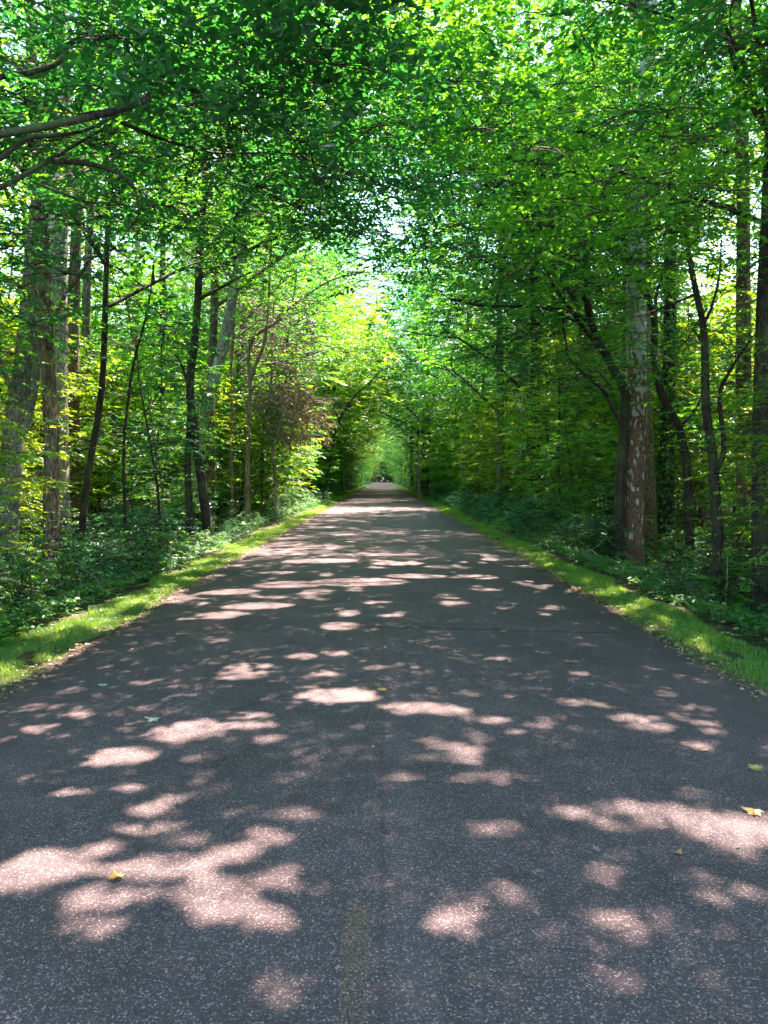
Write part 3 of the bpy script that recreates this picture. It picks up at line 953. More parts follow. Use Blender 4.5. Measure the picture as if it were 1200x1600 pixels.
def T_right_s_curve():
    Y = 16.6; b = gbase((1080 - VPX) / F * Y, Y)
    T = Tree(123, dens=1.45, leaf=.105, per=7)
    S = path(T, b, [(1080, 915), (1080, 860), (1075, 750), (1060, 670), (1035, 625), (1019, 565), (1018, 500), (995, 440), (972, 390), (960, 330), (945, 250)],
             [16.6, 16.6, 16.5, 16.3, 16, 15.8, 15.6, 15.3, 15, 14.7, 14.3], .105, .035)
    path(T, b, [(1019, 500), (1022, 460), (1035, 420), (1040, 380)], [15.6, 15.6, 15.7, 15.8], .04, .015)
    path(T, b, [(1060, 670), (1085, 640), (1100, 600)], [16.3, 16.2, 16.1], .03, .012)
    T.blob((-1.8, -1.2, 8.2), (2.8, 2.6, 2.2), 90)
    T.blob((.4, 0, 4.6), (1.3, 1.3, 1.2), 20)
    near_tree('crooked_tree', T, b, M['bark_dark'], M['leaf'], 'crooked dark tree with an S shaped stem crossing right of the sycamore')


def T_right_forked():
    Y = 12.3; b = gbase((1118 - VPX) / F * Y, Y)
    T = Tree(124, leaf=.10, per=7)
    S = path(T, b, [(1118, 985), (1120, 930), (1124, 860), (1118, 780), (1112, 710), (1101, 640), (1098, 560), (1094, 510), (1080, 450), (1068, 390), (1062, 320)], Y, .105, .03)
    path(T, b, [(1117, 740), (1130, 700), (1122, 620), (1135, 585), (1160, 545), (1178, 520)], [Y, Y, Y + .1, Y, Y - .2, Y - .3], .05, .015)
    path(T, b, [(1094, 510), (1108, 480), (1118, 430), (1120, 380)], Y, .03, .012)
    path(T, b, [(1124, 870), (1150, 850), (1180, 800)], [Y, Y - .2, Y - .4], .025, .01)
    T.blob((-.6, 0, 5.4), (1.9, 1.8, 1.7), 54)
    T.blob((.5, -.4, 3.4), (1.2, 1.0, .8), 14)
    near_tree('forked_tree', T, b, M['bark_dark'], M['leaf'], 'dark slender tree forking into a narrow V between the sycamore and the right edge')


def T_right_ivy(x, Y, w, seed, label, top=300, pale=False, leafm='leaf'):
    b = gbase((x - VPX) / F * Y, Y)
    T = Tree(seed, leaf=.13 if Y < 30 else .16, hi=Y < 30)
    S = path(T, b, [(x + 1, 900 if Y < 30 else 820), (x, 760), (x - 1, 640), (x + 1, 520), (x - 1, 400), (x, top), (x + 2, top - 150)], Y, px2m(w, Y) / 2, px2m(w, Y) / 3.2)
    T.limbs(S, 6, 9, 15.5, 4.2, r=.08)
    T.blob((0, 0, 12.5), (4.6, 4.4, 4.0), 130)
    T.blob((-2.4, -1, 9.0), (3.0, 3.2, 2.6), 70)
    d = near_tree('ivy_clad_tree', T, b, M['bark_dark'] if not pale else M['bark_pale'], M[leafm], label)
    if not pale:
        g = T.rng; n = 1500
        z = g.uniform(.3, 8.5, n); a = g.uniform(0, 6.28, n)
        c = np.stack([np.interp(z, S[:, 2], S[:, k]) for k in range(2)], -1)
        rr = np.interp(z, S[:, 2], T.stems[0][1]) + g.uniform(.0, .09, n)
        P = np.stack([c[:, 0] + np.cos(a) * rr, c[:, 1] + np.sin(a) * rr, z], -1)
        N = np.stack([np.cos(a), np.sin(a), np.full(n, .35)], -1) + g.normal(0, .3, (n, 3))
        D = norm(np.cross(N, g.normal(0, 1, (n, 3))) * .6 + np.array([0, 0, -.8]))
        d['ivy'] = (P, D, norm(N), g.uniform(.07, .13, n), g.random(n))


def T_right_pale_behind():
    Y = 42; b = gbase((815 - VPX) / F * Y, Y)
    T = Tree(127, leaf=.16, hi=False)
    S = path(T, b, [(818, 800), (817, 680), (815, 560), (815, 470), (813, 380), (812, 300)], Y, .36, .26)
    T.limbs(S, 6, 12, 18, 4.4, r=.1)
    T.blob((0, 0, 16), (4.4, 4.4, 4), 90)
    near_tree('pale_trunk_tree', T, b, M['bark_pale'], M['leaf'], 'pale grey trunk half hidden behind the ivy clad trunk right of the road')


def T_right_thin(x, Y, seed, label, w=5, bark='bark_vine'):
    b = gbase((x - VPX) / F * Y, Y)
    T = Tree(seed, leaf=.16, hi=False, per=6)
    P = path(T, b, [(x, 790), (x - 1, 750), (x - 1, 712), (x + 2, 670), (x - 2, 620), (x, 560)], Y, px2m(w, Y) / 2, px2m(w, Y) / 3.6)
    T.blob((0, 0, 8.2), (2.3, 2.3, 2.6), 60)
    near_tree('slim_tree', T, b, M[bark], M['leaf'], label)


# trees beside and behind the camera, some out of view: added so their crowns shade the road
def shade_tree(x, y, h, cz, cr, n, seed, lean=(-.3, 0), off=None):
    b = gbase(x, y)
    T = Tree(seed, leaf=.115, per=7, dens=1.4)
    S = up(T, h, .20, .08, (lean[0] * 2, lean[1] * 2))
    T.limbs(S, 8, cz - 2.5, h - .5, cr, r=.07, lean=lean)
    T.blob((lean[0] * 3, lean[1] * 3, cz), (cr, cr, 2.6), n)
    if off:
        T.stem([(0, 0, cz - 3.5), (off[0] * .4, off[1] * .4, cz - 1.8), (off[0] * .8, off[1] * .8, cz - .4), (off[0] * 1.2, off[1] * 1.2, cz)], .07, .02)
        T.blob((off[0], off[1], cz), (3.4, 3.4, 1.8), 75, shell=.1)
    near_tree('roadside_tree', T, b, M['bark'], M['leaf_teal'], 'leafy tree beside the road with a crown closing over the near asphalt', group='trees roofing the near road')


T_left_brown(); T_left_leaning(); T_left_pale(); T_left_over(); T_left_twin(); T_left_birchy(); T_left_tan1(); T_left_tan2()
T_left_far_big(); T_left_lean_thin(); T_left_dark_saplings()
T_right_edge(); T_sycamore(); T_right_curved(); T_right_s_curve(); T_right_forked()
T_right_ivy(1042, 23, 24, 125, 'ivy clad trunk standing just right of the sycamore and behind the crooked tree')
T_right_ivy(836, 34, 18, 126, 'dark ivy clad trunk right of the road, left of the curved limbs', top=380)
T_right_pale_behind()
T_right_thin(655, 62, 128, 'thin pale yellow trunk by the right verge far down the road', 5, 'bark_pale')
T_right_thin(669, 60, 129, 'thin dark trunk just right of the pale yellow one far down the road', 4.5, 'bark_dark')
T_right_thin(756, 46, 130, 'thin dark trunk in the shade left of the pale trunk and ivy trunk', 6, 'bark_dark')
for q, (x, y, h, cz, cr, n) in enumerate([(5.6, 6.2, 11, 8.6, 3.8, 150), (6.0, 1.5, 12, 8.8, 4.0, 120), (10.5, 8.5, 15, 11.5, 4.4, 120), (9.8, 14, 15, 11.5, 4.2, 110), (5.2, -4, 12, 9, 4, 60),
                                          (-5.6, 1.2, 11, 8.6, 4, 90), (7.2, 20.5, 15, 10.6, 4.0, 110), (-4.9, 5.0, 13, 10.2, 4.0, 120), (6.6, 8.6, 13, 10.2, 4.2, 120), (12.5, 21, 17, 13, 4.4, 90), (-5.4, -5, 11, 8.6, 4, 50)]):
    shade_tree(x, y, h, cz, cr, n, 140 + q, lean=(-.3 if x > 0 else .3, 0))
for q, (x, y, h, cz, cr, n) in enumerate([(8.5, 3.5, 19, 15.5, 4.4, 130), (13.5, 6.5, 20, 16.5, 4.6, 130), (9.2, 11.2, 19, 15.5, 4.4, 130), (14.5, 14, 20, 16.5, 4.6, 120), (8.6, 18.0, 19, 15.5, 4.4, 130),
                                          (13.8, 25, 20, 16, 4.6, 110), (-8.6, 8.0, 19, 15, 4.4, 110), (-8.2, 2.0, 19, 15, 4.4, 90), (10.5, 30, 18, 14, 4.4, 100), (-10.5, 27, 18, 14, 4.4, 100), (-8.5, 21, 19, 15, 4.4, 100), (-9.6, 14.5, 19, 15, 4.2, 90), (9.0, 25.5, 18, 14.5, 4.2, 100)]):
    shade_tree(x, y, h, cz, cr, n, 180 + q, lean=(-.35 if x > 0 else .35, 0))
for q, (x, y, h, cz, cr, n, off) in enumerate([(8.1, 25, 16, 11.8, 4.2, 90, (-4.6, 0)), (10.1, 31, 16, 12.2, 4.2, 90, (-5.4, 0)), (-6.0, 26.6, 15, 11.5, 3.8, 90, (5.4, .5)), (-9.2, 21, 17, 12.5, 4.0, 80, (5.4, 1)),
                                               (-6.3, 33, 15, 11.2, 3.8, 80, (5.2, 0)), (8.9, 37, 15, 11.5, 3.8, 80, (-4.6, 0))]):
    shade_tree(x, y, h, cz, cr, n, 220 + q, lean=(-.3 if x > 0 else .3, 0), off=off)
rngo = random.Random(3)
for q, (x, y) in enumerate([(-6.2, 15.6), (-5.3, 36.5)]):
    b = gbase(x, y); T = Tree(170 + q, leaf=.12, per=7); S = up(T, 12.5, .075, .04, (1.4, 0))
    T.limbs(S, 7, 5.5, 11.5, 3.4, r=.05, lean=(.6, 0)); T.blob((2.2, 0, 9.2), (3.6, 3.2, 2.6), 120)
    near_tree('arching_tree', T, b, M['bark_dark'], M['leaf'], ['tree arching over the road between the slim brown tree and the twin stems', 'tree arching over the road just beyond the pair of tan stems'][q])

# --- extra leaves added to block stray sun outside the chosen patches -------------
def close_holes():
    g = np.random.default_rng(5)
    rec = []
    for i, d in enumerate(NEAR):
        P, D, N, L, R = d['T'].L
        W = P + D * (L * .45)[:, None] + d['base']
        rec.append(np.column_stack([W, L, np.full(len(W), i)]))
    A = np.concatenate(rec)
    A = A[A[:, 2] > 3.5]
    cs = .045
    x0, x1, y0, y1 = -4.0, 3.4, 1.6, 13.0
    nx, ny = int((x1 - x0) / cs), int((y1 - y0) / cs)
    gx = A[:, 0] - SUN[0] / SUN[2] * A[:, 2]; gy = A[:, 1] - SUN[1] / SUN[2] * A[:, 2]
    k = (gx > x0) & (gx < x1) & (gy > y0) & (gy < y1)
    A = A[k]; gx = gx[k]; gy = gy[k]
    cov = np.zeros((nx + 2, ny + 2), bool)
    ix = ((gx - x0) / cs).astype(int); iy = ((gy - y0) / cs).astype(int)
    cnt = np.zeros((nx + 2, ny + 2))
    for dx in (-1, 0, 1):
        for dy in (-1, 0, 1):
            if abs(dx) + abs(dy) < 2:
                np.add.at(cnt, (np.clip(ix + dx, 0, nx), np.clip(iy + dy, 0, ny)), 1 if dx == dy == 0 else .6)
    cx, cyy = np.nonzero(cnt[:nx, :ny] < 5.0)
    X = x0 + (cx + .5) * cs; Y = y0 + (cyy + .5) * cs
    o = openness(X, Y)
    keep = (o < .5) & ((Y < 9) | (g.random(len(X)) < .55))
    X, Y, cx, cyy = X[keep], Y[keep], cx[keep], cyy[keep]
    B = .5
    bx = (gx // B).astype(int); by = (gy // B).astype(int)
    buckets = {}
    for i, (a, b) in enumerate(zip(bx, by)):
        buckets.setdefault((a, b), []).append(i)
    add = {}
    for x, y in zip(X, Y):
        L = buckets.get((int(x // B), int(y // B)))
        for rep in range(3 if cnt[int((x - x0) / cs), int((y - y0) / cs)] < 2.5 else 2):
            if L:
                r = A[L[g.integers(len(L))]]; z = r[2]; own = int(r[4])
            else:
                z = g.uniform(7, 9.5); own = -1
            p = np.array([x, y, 0]) + SUN / SUN[2] * z + g.normal(0, .02, 3)
            add.setdefault(own, []).append(p)
    tot = 0
    for own, ps in add.items():
        if own < 0:
            own = next(i for i, d in enumerate(NEAR) if d['group'])
        P = np.array(ps) - NEAR[own]['base']; n = len(P); tot += n
        D = norm(g.normal(0, 1, (n, 3)) * np.array([1, 1, .3])); N = norm(np.array([.25, .2, 1.0]) + g.normal(0, .3, (n, 3)))
        L = g.uniform(.09, .14, n)
        NEAR[own]['T'].extra.append((P - D * (L * .45)[:, None], D, N, L, g.random(n)))
    print('near leaves', sum(len(d['T'].L[0]) for d in NEAR), 'filled', tot, 'cells')


close_holes()
CAT = 'tree'
for d in NEAR:
    T = d['T']
    root = link(d['name'], None, label=d['label'], cat=d['cat'], group=d['group'], loc=d['base'])
    link(d['tn'], T.wood_mesh(d['bark']), root)
    link('crown', T.crown_mesh(d['leaf'], d['bark'] if d['bark'] not in (M['sycamore'],) else M['bark_grey']), root)
    if 'ivy' in d:
        mb = MB(); add_leaves(mb, *d['ivy'], wr=.45); link('ivy', mb.mesh('ivy', [M['leaf_shrub']]), root)


# ------------------------------------------------------------------ prototype trees, saplings, shrubs for the wood
def proto_tall(seed, leafm, bark, H=17, hi=False, dens=90, cr=4.0, low=.45):
    T = Tree(seed, leaf=.185, per=8, slen=.6, nleaf=9, hi=hi, clump_r=.85)
    S = up(T, H, .19, .06, (T.rng.normal(0, .5), T.rng.normal(0, .5)))
    T.limbs(S, 8, H * low, H * .92, cr * .9, r=.07)
    T.blob((0, 0, H * (1 + low) / 2 + .4), (cr, cr, H * (1 - low) / 2), dens)
    T.make_leaves()
    return T.wood_mesh(bark, sides=8), T.crown_mesh(leafm, bark)


def proto_sap(seed, leafm, bark, H=7, cr=1.7, dens=42, hi=True, leaf=.105, low=.16):
    T = Tree(seed, leaf=leaf, per=7, slen=.42, nleaf=8, hi=hi, clump_r=.55)
    S = up(T, H, .055, .015, (T.rng.normal(0, .5), T.rng.normal(0, .5)), wob=.06)
    T.limbs(S, 7, H * .25, H * .9, cr * .8, r=.022, sub=1)
    T.blob((0, 0, H * (1 + low) / 2), (cr, cr, H * (1 - low) / 2), dens)
    T.make_leaves()
    return T.wood_mesh(bark, sides=7), T.crown_mesh(leafm, bark)


def proto_shrub(seed, leafm, R=.9, H=1.2, n=26, leaf=.085, hi=True):
    T = Tree(seed, leaf=leaf, per=6, slen=.32, nleaf=8, hi=hi, clump_r=.34, flat=.6)
    g = T.rng
    for k in range(7):
        a = k * .9 + g.normal(0, .2); e = np.array([math.cos(a) * R * .7, math.sin(a) * R * .7, H * g.uniform(.6, 1)])
        T.stem([np.zeros(3), e * np.array([.35, .35, .6]), e], .014, .005, k=3)
    T.blob((0, 0, H * .5), (R, R, H * .55), n, shell=.2)
    T.make_leaves()
    P, D, N, L, r = T.L
    k = P[:, 2] > .02
    T.L = tuple(x[k] for x in T.L)
    return T.wood_mesh(M['bark_dark'], 'stems', sides=5), T.crown_mesh(leafm, M['bark_dark'], 'foliage')


class Kind:
    def __init__(self, parts):
        self.parts = parts; self.first = None

    def place(self, name, x, y, s, rz, label, cat, group, dz=0.0):
        z = float(ground(np.array(x), np.array(y))) - .06 + dz
        if self.first is None:
            r = link(name, None)
            for pn, me in self.parts:
                link(pn, me, r)
            self.first = r
        else:
            r = self.first.copy(); COL.objects.link(r)
            r.name = name
            for ch in self.first.children:
                c = ch.copy(); COL.objects.link(c); c.parent = r
                c.name = ch.name.split('.')[0]
        r.location = (x, y, z); r.rotation_euler = (0, 0, rz); r.scale = (s, s, s)
        r['label'] = label; r['category'] = cat
        if group:
            r['group'] = group
        return r


tall = []
for i, (lm, bk, H, cr, low) in enumerate([('leaf_mid', 'bark_grey', 17, 4.4, .26), ('leaf_blue', 'bark_dark', 19, 4.6, .22), ('leaf_yellow', 'bark', 15, 4.0, .16),
                                          ('leaf_mid', 'bark_dark', 16, 4.2, .20), ('leaf_yellow', 'bark_grey', 18, 4.4, .28)]):
    w, c = proto_tall(300 + i, M[lm], M[bk], H, False, 270, cr, low)
    tall.append(Kind([('trunk', w), ('crown', c)]))
saps = []
for i, (lm, bk, H, cr, n) in enumerate([('leaf_mid', 'bark_dark', 7, 1.8, 46), ('leaf_yellow', 'bark', 6.2, 1.7, 42), ('leaf_blue', 'bark_dark', 5.0, 1.6, 38), ('leaf_mid', 'bark', 8.5, 2.0, 56), ('leaf_yellow', 'bark_dark', 7.6, 1.9, 50)]):
    w, c = proto_sap(330 + i, M[lm], M[bk], H, cr, int(n * 3.0), leaf=.12)
    saps.append(Kind([('trunk', w), ('crown', c)]))
fsap = []
for i, (lm, H) in enumerate([('leaf_mid', 8.5), ('leaf_yellow', 8), ('leaf', 7)]):
    w, c = proto_sap(350 + i, M[lm], M['bark_dark'], H, 2.4, 150, False, .18, .05)
    fsap.append(Kind([('trunk', w), ('crown', c)]))
shr = []
for i, (lm, R, H, n) in enumerate([('leaf_shrub', .9, 1.2, 30), ('leaf_shrub', .7, .9, 22), ('leaf_blue', 1.0, 1.6, 38), ('leaf', .8, 1.3, 28)]):
    w, c = proto_shrub(360 + i, M[lm], R, H, int(n * 1.6))
    shr.append(Kind([('stems', w), ('foliage', c)]))

for sd_, lm, R_, H_, n_, lf in ((381, 'leaf_mid', .8, 1.1, 20, .17), (382, 'leaf_shrub', .55, 2.1, 34, .10), (383, 'leaf_teal', 1.1, 1.5, 60, .075)):
    w, c = proto_shrub(sd_, M[lm], R_, H_, n_, leaf=lf)
    shr.append(Kind([('stems', w), ('foliage', c)]))
rr = random.Random(11)
taken = [(float(d['base'][0]), float(d['base'][1])) for d in NEAR]


def free(x, y, r):
    return all((x - a) ** 2 + (y - b) ** 2 > r * r for a, b in taken)


SIGHT = [(1195, 11, 0), (385, 30, -.5), (420, 30, -.5), (490, 30, -.2), (300, 26, .5), (350, 26, .5), (375, 26, .6), (960, 16, .3), (400, 30, -.4), (460, 30, -.5), (992, 17, 0), (1042, 23, .8), (836, 34, 1), (815, 42, 1), (77, 11.3, .5), (30, 13.5, 1.3), (310, 20, .9), (330, 26, .8), (362, 28, .3), (390, 28, .3), (1118, 12.3, .7), (1075, 16.6, .9), (920, 15.5, .6), (440, 30, .6), (975, 16, 0)]


def hides(x, y, half):
    '''would foliage standing here hide one of the trunks that the picture shows bare?'''
    for (px, Y, tol) in SIGHT:
        if 3 < y < Y - .3 and abs(x - (px - VPX) / F * y) < half - tol * .5:
            return True
    return False


def side_word(x):
    return 'left' if x < 0 else 'right'


def sun_hits_near(x, y, h, r):
    """would a crown here shade the near road?"""
    gx = x - SUN[0] / SUN[2] * h; gy = y - SUN[1] / SUN[2] * h
    return (-4.2 - r < gx < 4.2 + r) and (-1 < gy < 12 + r)


# tall trees of the wood
nt_ = 0
for side in (-1, 1):
    for row, (xa, xb, y0, y1, step) in enumerate([(5.3, 6.8, 31, 55, 3.8), (3.95, 4.5, 57, 300, 4.4), (9.0, 13, 6, 150, 5.4), (15.5, 22, 2, 110, 5.6), (25, 38, 4, 110, 5.0), (40, 58, 8, 120, 5.5)]):
        y = y0
        while y < y1:
            stp = step * (1 if y < 100 else 1.5)
            x = side * rr.uniform(xa, xb); yy = y + rr.uniform(-1.5, 1.5); y += stp
            s = rr.uniform(.95, 1.25)
            if row == 1:
                s = rr.uniform(1.02, 1.22) * (1.14 if yy < 85 else 1)
            if yy < 62 and hides(x, yy, .5):
                continue
            if not free(x, yy, 2.2) or (row < 4 and sun_hits_near(x, yy, 12, 4)):
                continue
            if row in (2, 3) and 6 < yy < 60 and rr.random() < (.3 if side < 0 else .42):
                continue
            k = rr.choice([2, 4, 2, 4, 0, 3, 1])
            if row < 2:
                k = rr.choice([0, 1, 3] if side > 0 else [0, 1, 3, 2])
            far = 'lining the %s side of the road in the distance' % side_word(x) if row < 2 else 'standing deep in the wood on the %s' % side_word(x)
            tall[k].place('forest_tree', x, yy, s, rr.uniform(0, 6.28), 'tall leafy tree ' + far, 'tree', 'tall trees ' + far)
            taken.append((x, yy)); nt_ += 1
# understory trees
for side in (-1, 1):
    for (xa, xb, y0, y1, step, near) in [(4.9, 6.4, 7.5, 58, 2.3, 1), (6.8, 9.5, 7, 56, 2.4, 1), (10, 15, 9, 60, 2.3, 1), (16, 24, 12, 70, 2.8, 0), (24, 36, 14, 80, 3.4, 0), (4.6, 6.2, 58, 250, 4.5, 0), (7, 11, 58, 150, 5, 0)]:
        y = y0
        while y < y1:
            x = side * rr.uniform(xa, xb); yy = y + rr.uniform(-.8, .8); y += step * (1 if y < 110 else 1.6)
            if not free(x, yy, .8):
                continue
            s = rr.uniform(.75, 1.2)
            if abs(x) > 9.5 and yy < 80:
                s *= 1.4
            if near and abs(x) < 6.5 and yy < 22:
                s *= .72
            if sun_hits_near(x, yy, 5 * s, 1) and abs(x) < 5.5:
                continue
            if near and hides(x, yy, 1.2 * s):
                continue
            near_ = near and yy < 45
            K = saps if near_ else fsap
            if near_:
                w = [1, 4, 0, 3] if (x < 0 and rr.random() < .35) else [0, 1, 2, 3, 4, 0]
                K[rr.choice(w)].place('understory_tree', x, yy, s, rr.uniform(0, 6.28), 'young broadleaf tree filling the %s wood between the trunks' % side_word(x), 'young tree', 'young trees of the %s wood' % side_word(x))
            else:
                K[rr.choice([0, 0, 2, 0, 1])].place('understory_tree', x, yy, s, rr.uniform(0, 6.28), 'small distant tree low in the wood on the %s of the road' % side_word(x), 'young tree', 'distant young trees on the %s' % side_word(x))
            taken.append((x, yy))
# closing the view at the far end of the road
for q in range(12):
    x = -22 + q * 4; tall[(0, 1, 3)[q % 3]].place('forest_tree', x, 330 + rr.uniform(-8, 8), 1.15, q, 'tree closing the view at the very end of the road', 'tree', 'trees at the far end of the road')
for q in range(48):
    x = -14 + (q % 16) * 1.9; fsap[(0, 2)[q % 2]].place('understory_tree', x, 262 + 14 * (q // 16) + rr.uniform(-5, 5), 1.5, q, 'small tree closing the view low at the far end of the road', 'young tree', 'small trees closing the far end of the road')
for q in range(14):
    shr[(0, 3, 6)[q % 3]].place('shrub', -10.5 + q * 1.6, 246 + (q % 2) * 3, 3.4, q * 1.3, 'bushy green shrub closing the view at the very end of the road', 'shrub', 'shrubs at the far end of the road')
# shrubs on the banks
for side in (-1, 1):
    for (xa, xb, y0, y1, step) in [(4.05, 4.5, 4.5, 60, .95), (5.2, 6.6, 5.5, 50, 1.25), (7, 9.5, 8, 44, 1.7), (4.3, 5.0, 60, 200, 3.0)]:
        y = y0
        while y < y1:
            x = side * rr.uniform(xa, xb); yy = y + rr.uniform(-.4, .4); y += step * (1 if y < 90 else 1.8)
            s = rr.uniform(.8, 1.35) * (1 if abs(x) > 5 else .66) * (1.5 if yy > 60 else 1)
            if hides(x, yy, .75 * s):
                s *= .5
            shr[rr.randrange(7)].place('shrub', x, yy, s, rr.uniform(0, 6.28),
                'leafy green shrub on the %s bank below the trees' % side_word(x), 'shrub', 'shrubs along the %s bank' % side_word(x))


# ------------------------------------------------------------------ dead brown tangle
M['dead_wood'] = bark_mat('dead_wood', (.12, .10, .08), (.28, .235, .19), (.44, .38, .31))


def dead_tangle():
    Y = 30; b = gbase((425 - VPX) / F * Y, Y)
    T = Tree(400, leaf=.10, per=5, nleaf=7, slen=.5, hi=False, clump_r=.4)
    g = T.rng
    path(T, b, [(432, 830), (430, 760), (426, 700), (424, 640), (426, 560), (430, 470)], Y, .07, .03)
    for k in range(380):
        px = g.uniform(368, 495); py = g.uniform(445, 640) + (25 if px > 440 else 0)
        p = at(px, py, Y + g.uniform(-1.2, 1.2)) - b
        L = g.uniform(.5, 1.5); a = g.uniform(0, 6.28)
        d = np.array([math.cos(a), .5 * math.sin(a), g.uniform(-.35, .35)])
        T.stem([p, p + d * L * .5 + g.normal(0, .09, 3), p + d * L + np.array([0, 0, -.18 * L])], .026, .009, k=3)
    for k in range(22):
        p = at(g.uniform(400, 455), g.uniform(560, 640), Y) - b; a = g.uniform(-.9, .9)
        q = p + np.array([g.uniform(.2, 1.5), g.normal(0, .4), g.uniform(-2.6, -.6)])
        T.stem([p, (p + q) / 2 + np.array([.35, 0, .4]), q], .03, .01, k=3)
    T.blob(at(462, 650, Y) - b, (1.25, .9, 1.25), 110)
    T.blob(at(435, 625, Y) - b, (1.1, .8, .8), 26)
    T.make_leaves()
    P, D, N, L, R = T.L
    D = norm(D * .5 + np.array([0, 0, -1.0])); T.L = (P, D, norm(N * np.array([1, 1, .2])), L * 1.2, R)
    root = link('dead_tree', None, label='dead tree with a tangle of bare twigs and hanging dry brown leaves', cat='dead tree', loc=b)
    link('trunk', T.wood_mesh(M['dead_wood']), root)
    link('dry_foliage', T.crown_mesh(M['leaf_dry'], M['dead_wood']), root)


dead_tangle()
# leaning dead white sticks at the foot of the forked tree on the right
mb = MB()
b = gbase(5.3, 11.9)
for (dx, dy, h, lx, r) in [(0, 0, 1.15, .10, .018), (.05, .05, .9, .28, .012), (-.06, .02, .8, -.02, .010), (.1, -.04, .7, .42, .009)]:
    P = smooth_poly([(dx, dy, 0), (dx + lx * .5 + .02, dy, h * .5), (dx + lx, dy + .05, h)], 4)
    mb.tube(P, np.linspace(r, r * .4, len(P)), 6, cap=True)
link('stick_cluster', mb.mesh('stick_cluster', [M['bark_pale']], True), label='cluster of pale dead sticks at the foot of the V forked tree on the right', cat='dead sticks', loc=b)
# fallen pale log left
b = gbase(-6.6, 31.5)
mb = MB(); P = smooth_poly([(-1.0, .3, .4), (-.2, .1, .8), (.7, 0, 1.3), (1.5, -.1, 2.0)], 4)
mb.tube(P, np.linspace(.09, .03, len(P)), 8, cap=True)
P2 = smooth_poly([P[6], P[6] + np.array([.3, .1, .5]), P[6] + np.array([.35, .2, 1.1])], 3); mb.tube(P2, np.linspace(.035, .01, len(P2)), 6, cap=True)
link('fallen_branch', mb.mesh('fallen_branch', [M['bark_pale']], True), label='pale fallen branch leaning up behind the pair of tan stems', cat='branch', loc=b)


# ------------------------------------------------------------------ grass verge, ground cover, litter
def grass():
    g = np.random.default_rng(21)
    mb = MB()
    def patch(n, ya, yb, h, w, side):
        y = ya + (yb - ya) * g.random(n) ** 1.0
        x = g.uniform(2.70, 4.25, n)
        edge = 2.84 + (vnoise(y * 1.3, 40.0 + side) - .5) * .16 + (vnoise(y * 5.3, 44.0 + side) - .5) * .14
        lim = 3.55 + (vnoise(y * .9, 60.0 + side) - .5) * .3
        k = (x > edge) & (x < lim) & (vnoise(x * 5, y * 5, 7) > .22)
        x, y, edge = x[k] * side, y[k], edge[k]; n = len(x)
        tuft = vnoise(x * 3.1, y * 3.1, 9)
        z = ground(x, y) - .01
        P = np.stack([x, y, z], -1)
        hh = h * g.uniform(.5, 1.3, n) * (.55 + .9 * tuft) * (.5 + .5 * np.clip((np.abs(x) - edge) / .22, 0, 1))
        a = g.uniform(0, 6.28, n)
        lean = np.stack([np.cos(a), np.sin(a), np.zeros(n)], -1) * (hh * g.uniform(.2, .8, n))[:, None]
        S = np.stack([-np.sin(a), np.cos(a), np.zeros(n)], -1) * (w * g.uniform(.7, 1.3, n))[:, None]
        U = np.array([0, 0, 1.0])
        V = np.stack([P - S, P + S, P + S * .6 + lean * .35 + U * (hh * .6)[:, None], P - S * .6 + lean * .35 + U * (hh * .6)[:, None], P + lean + U * (hh * .95)[:, None]], 1).reshape(-1, 3)
        b = np.arange(n)[:, None] * 5
        rnd = np.clip(.08 + .55 * vnoise(x * .9, y * .7, 13) + .3 * vnoise(x * 4, y * 4, 14) + g.normal(0, .16, n), 0, 1)
        n0 = mb.n
        mb.add(V, (b + np.array([[0, 1, 2, 3]])), rnd=rnd)
        mb.add(np.zeros((0, 3)), (b + np.array([[3, 2, 4]]) + n0 - mb.n), rnd=rnd)
    for s in (-1, 1):
        patch(70000, 3.8, 10, .060, .0022, s)
        patch(60000, 10, 20, .065, .0035, s)
        patch(50000, 20, 45, .08, .007, s)
        patch(40000, 45, 200, .12, .022, s)
        patch(15000, -6, 3.8, .06, .004, s)
    link('grass', mb.mesh('grass', [M['grass']]), label='short mown grass strip along both edges of the road', cat='grass', kind='stuff')


grass()


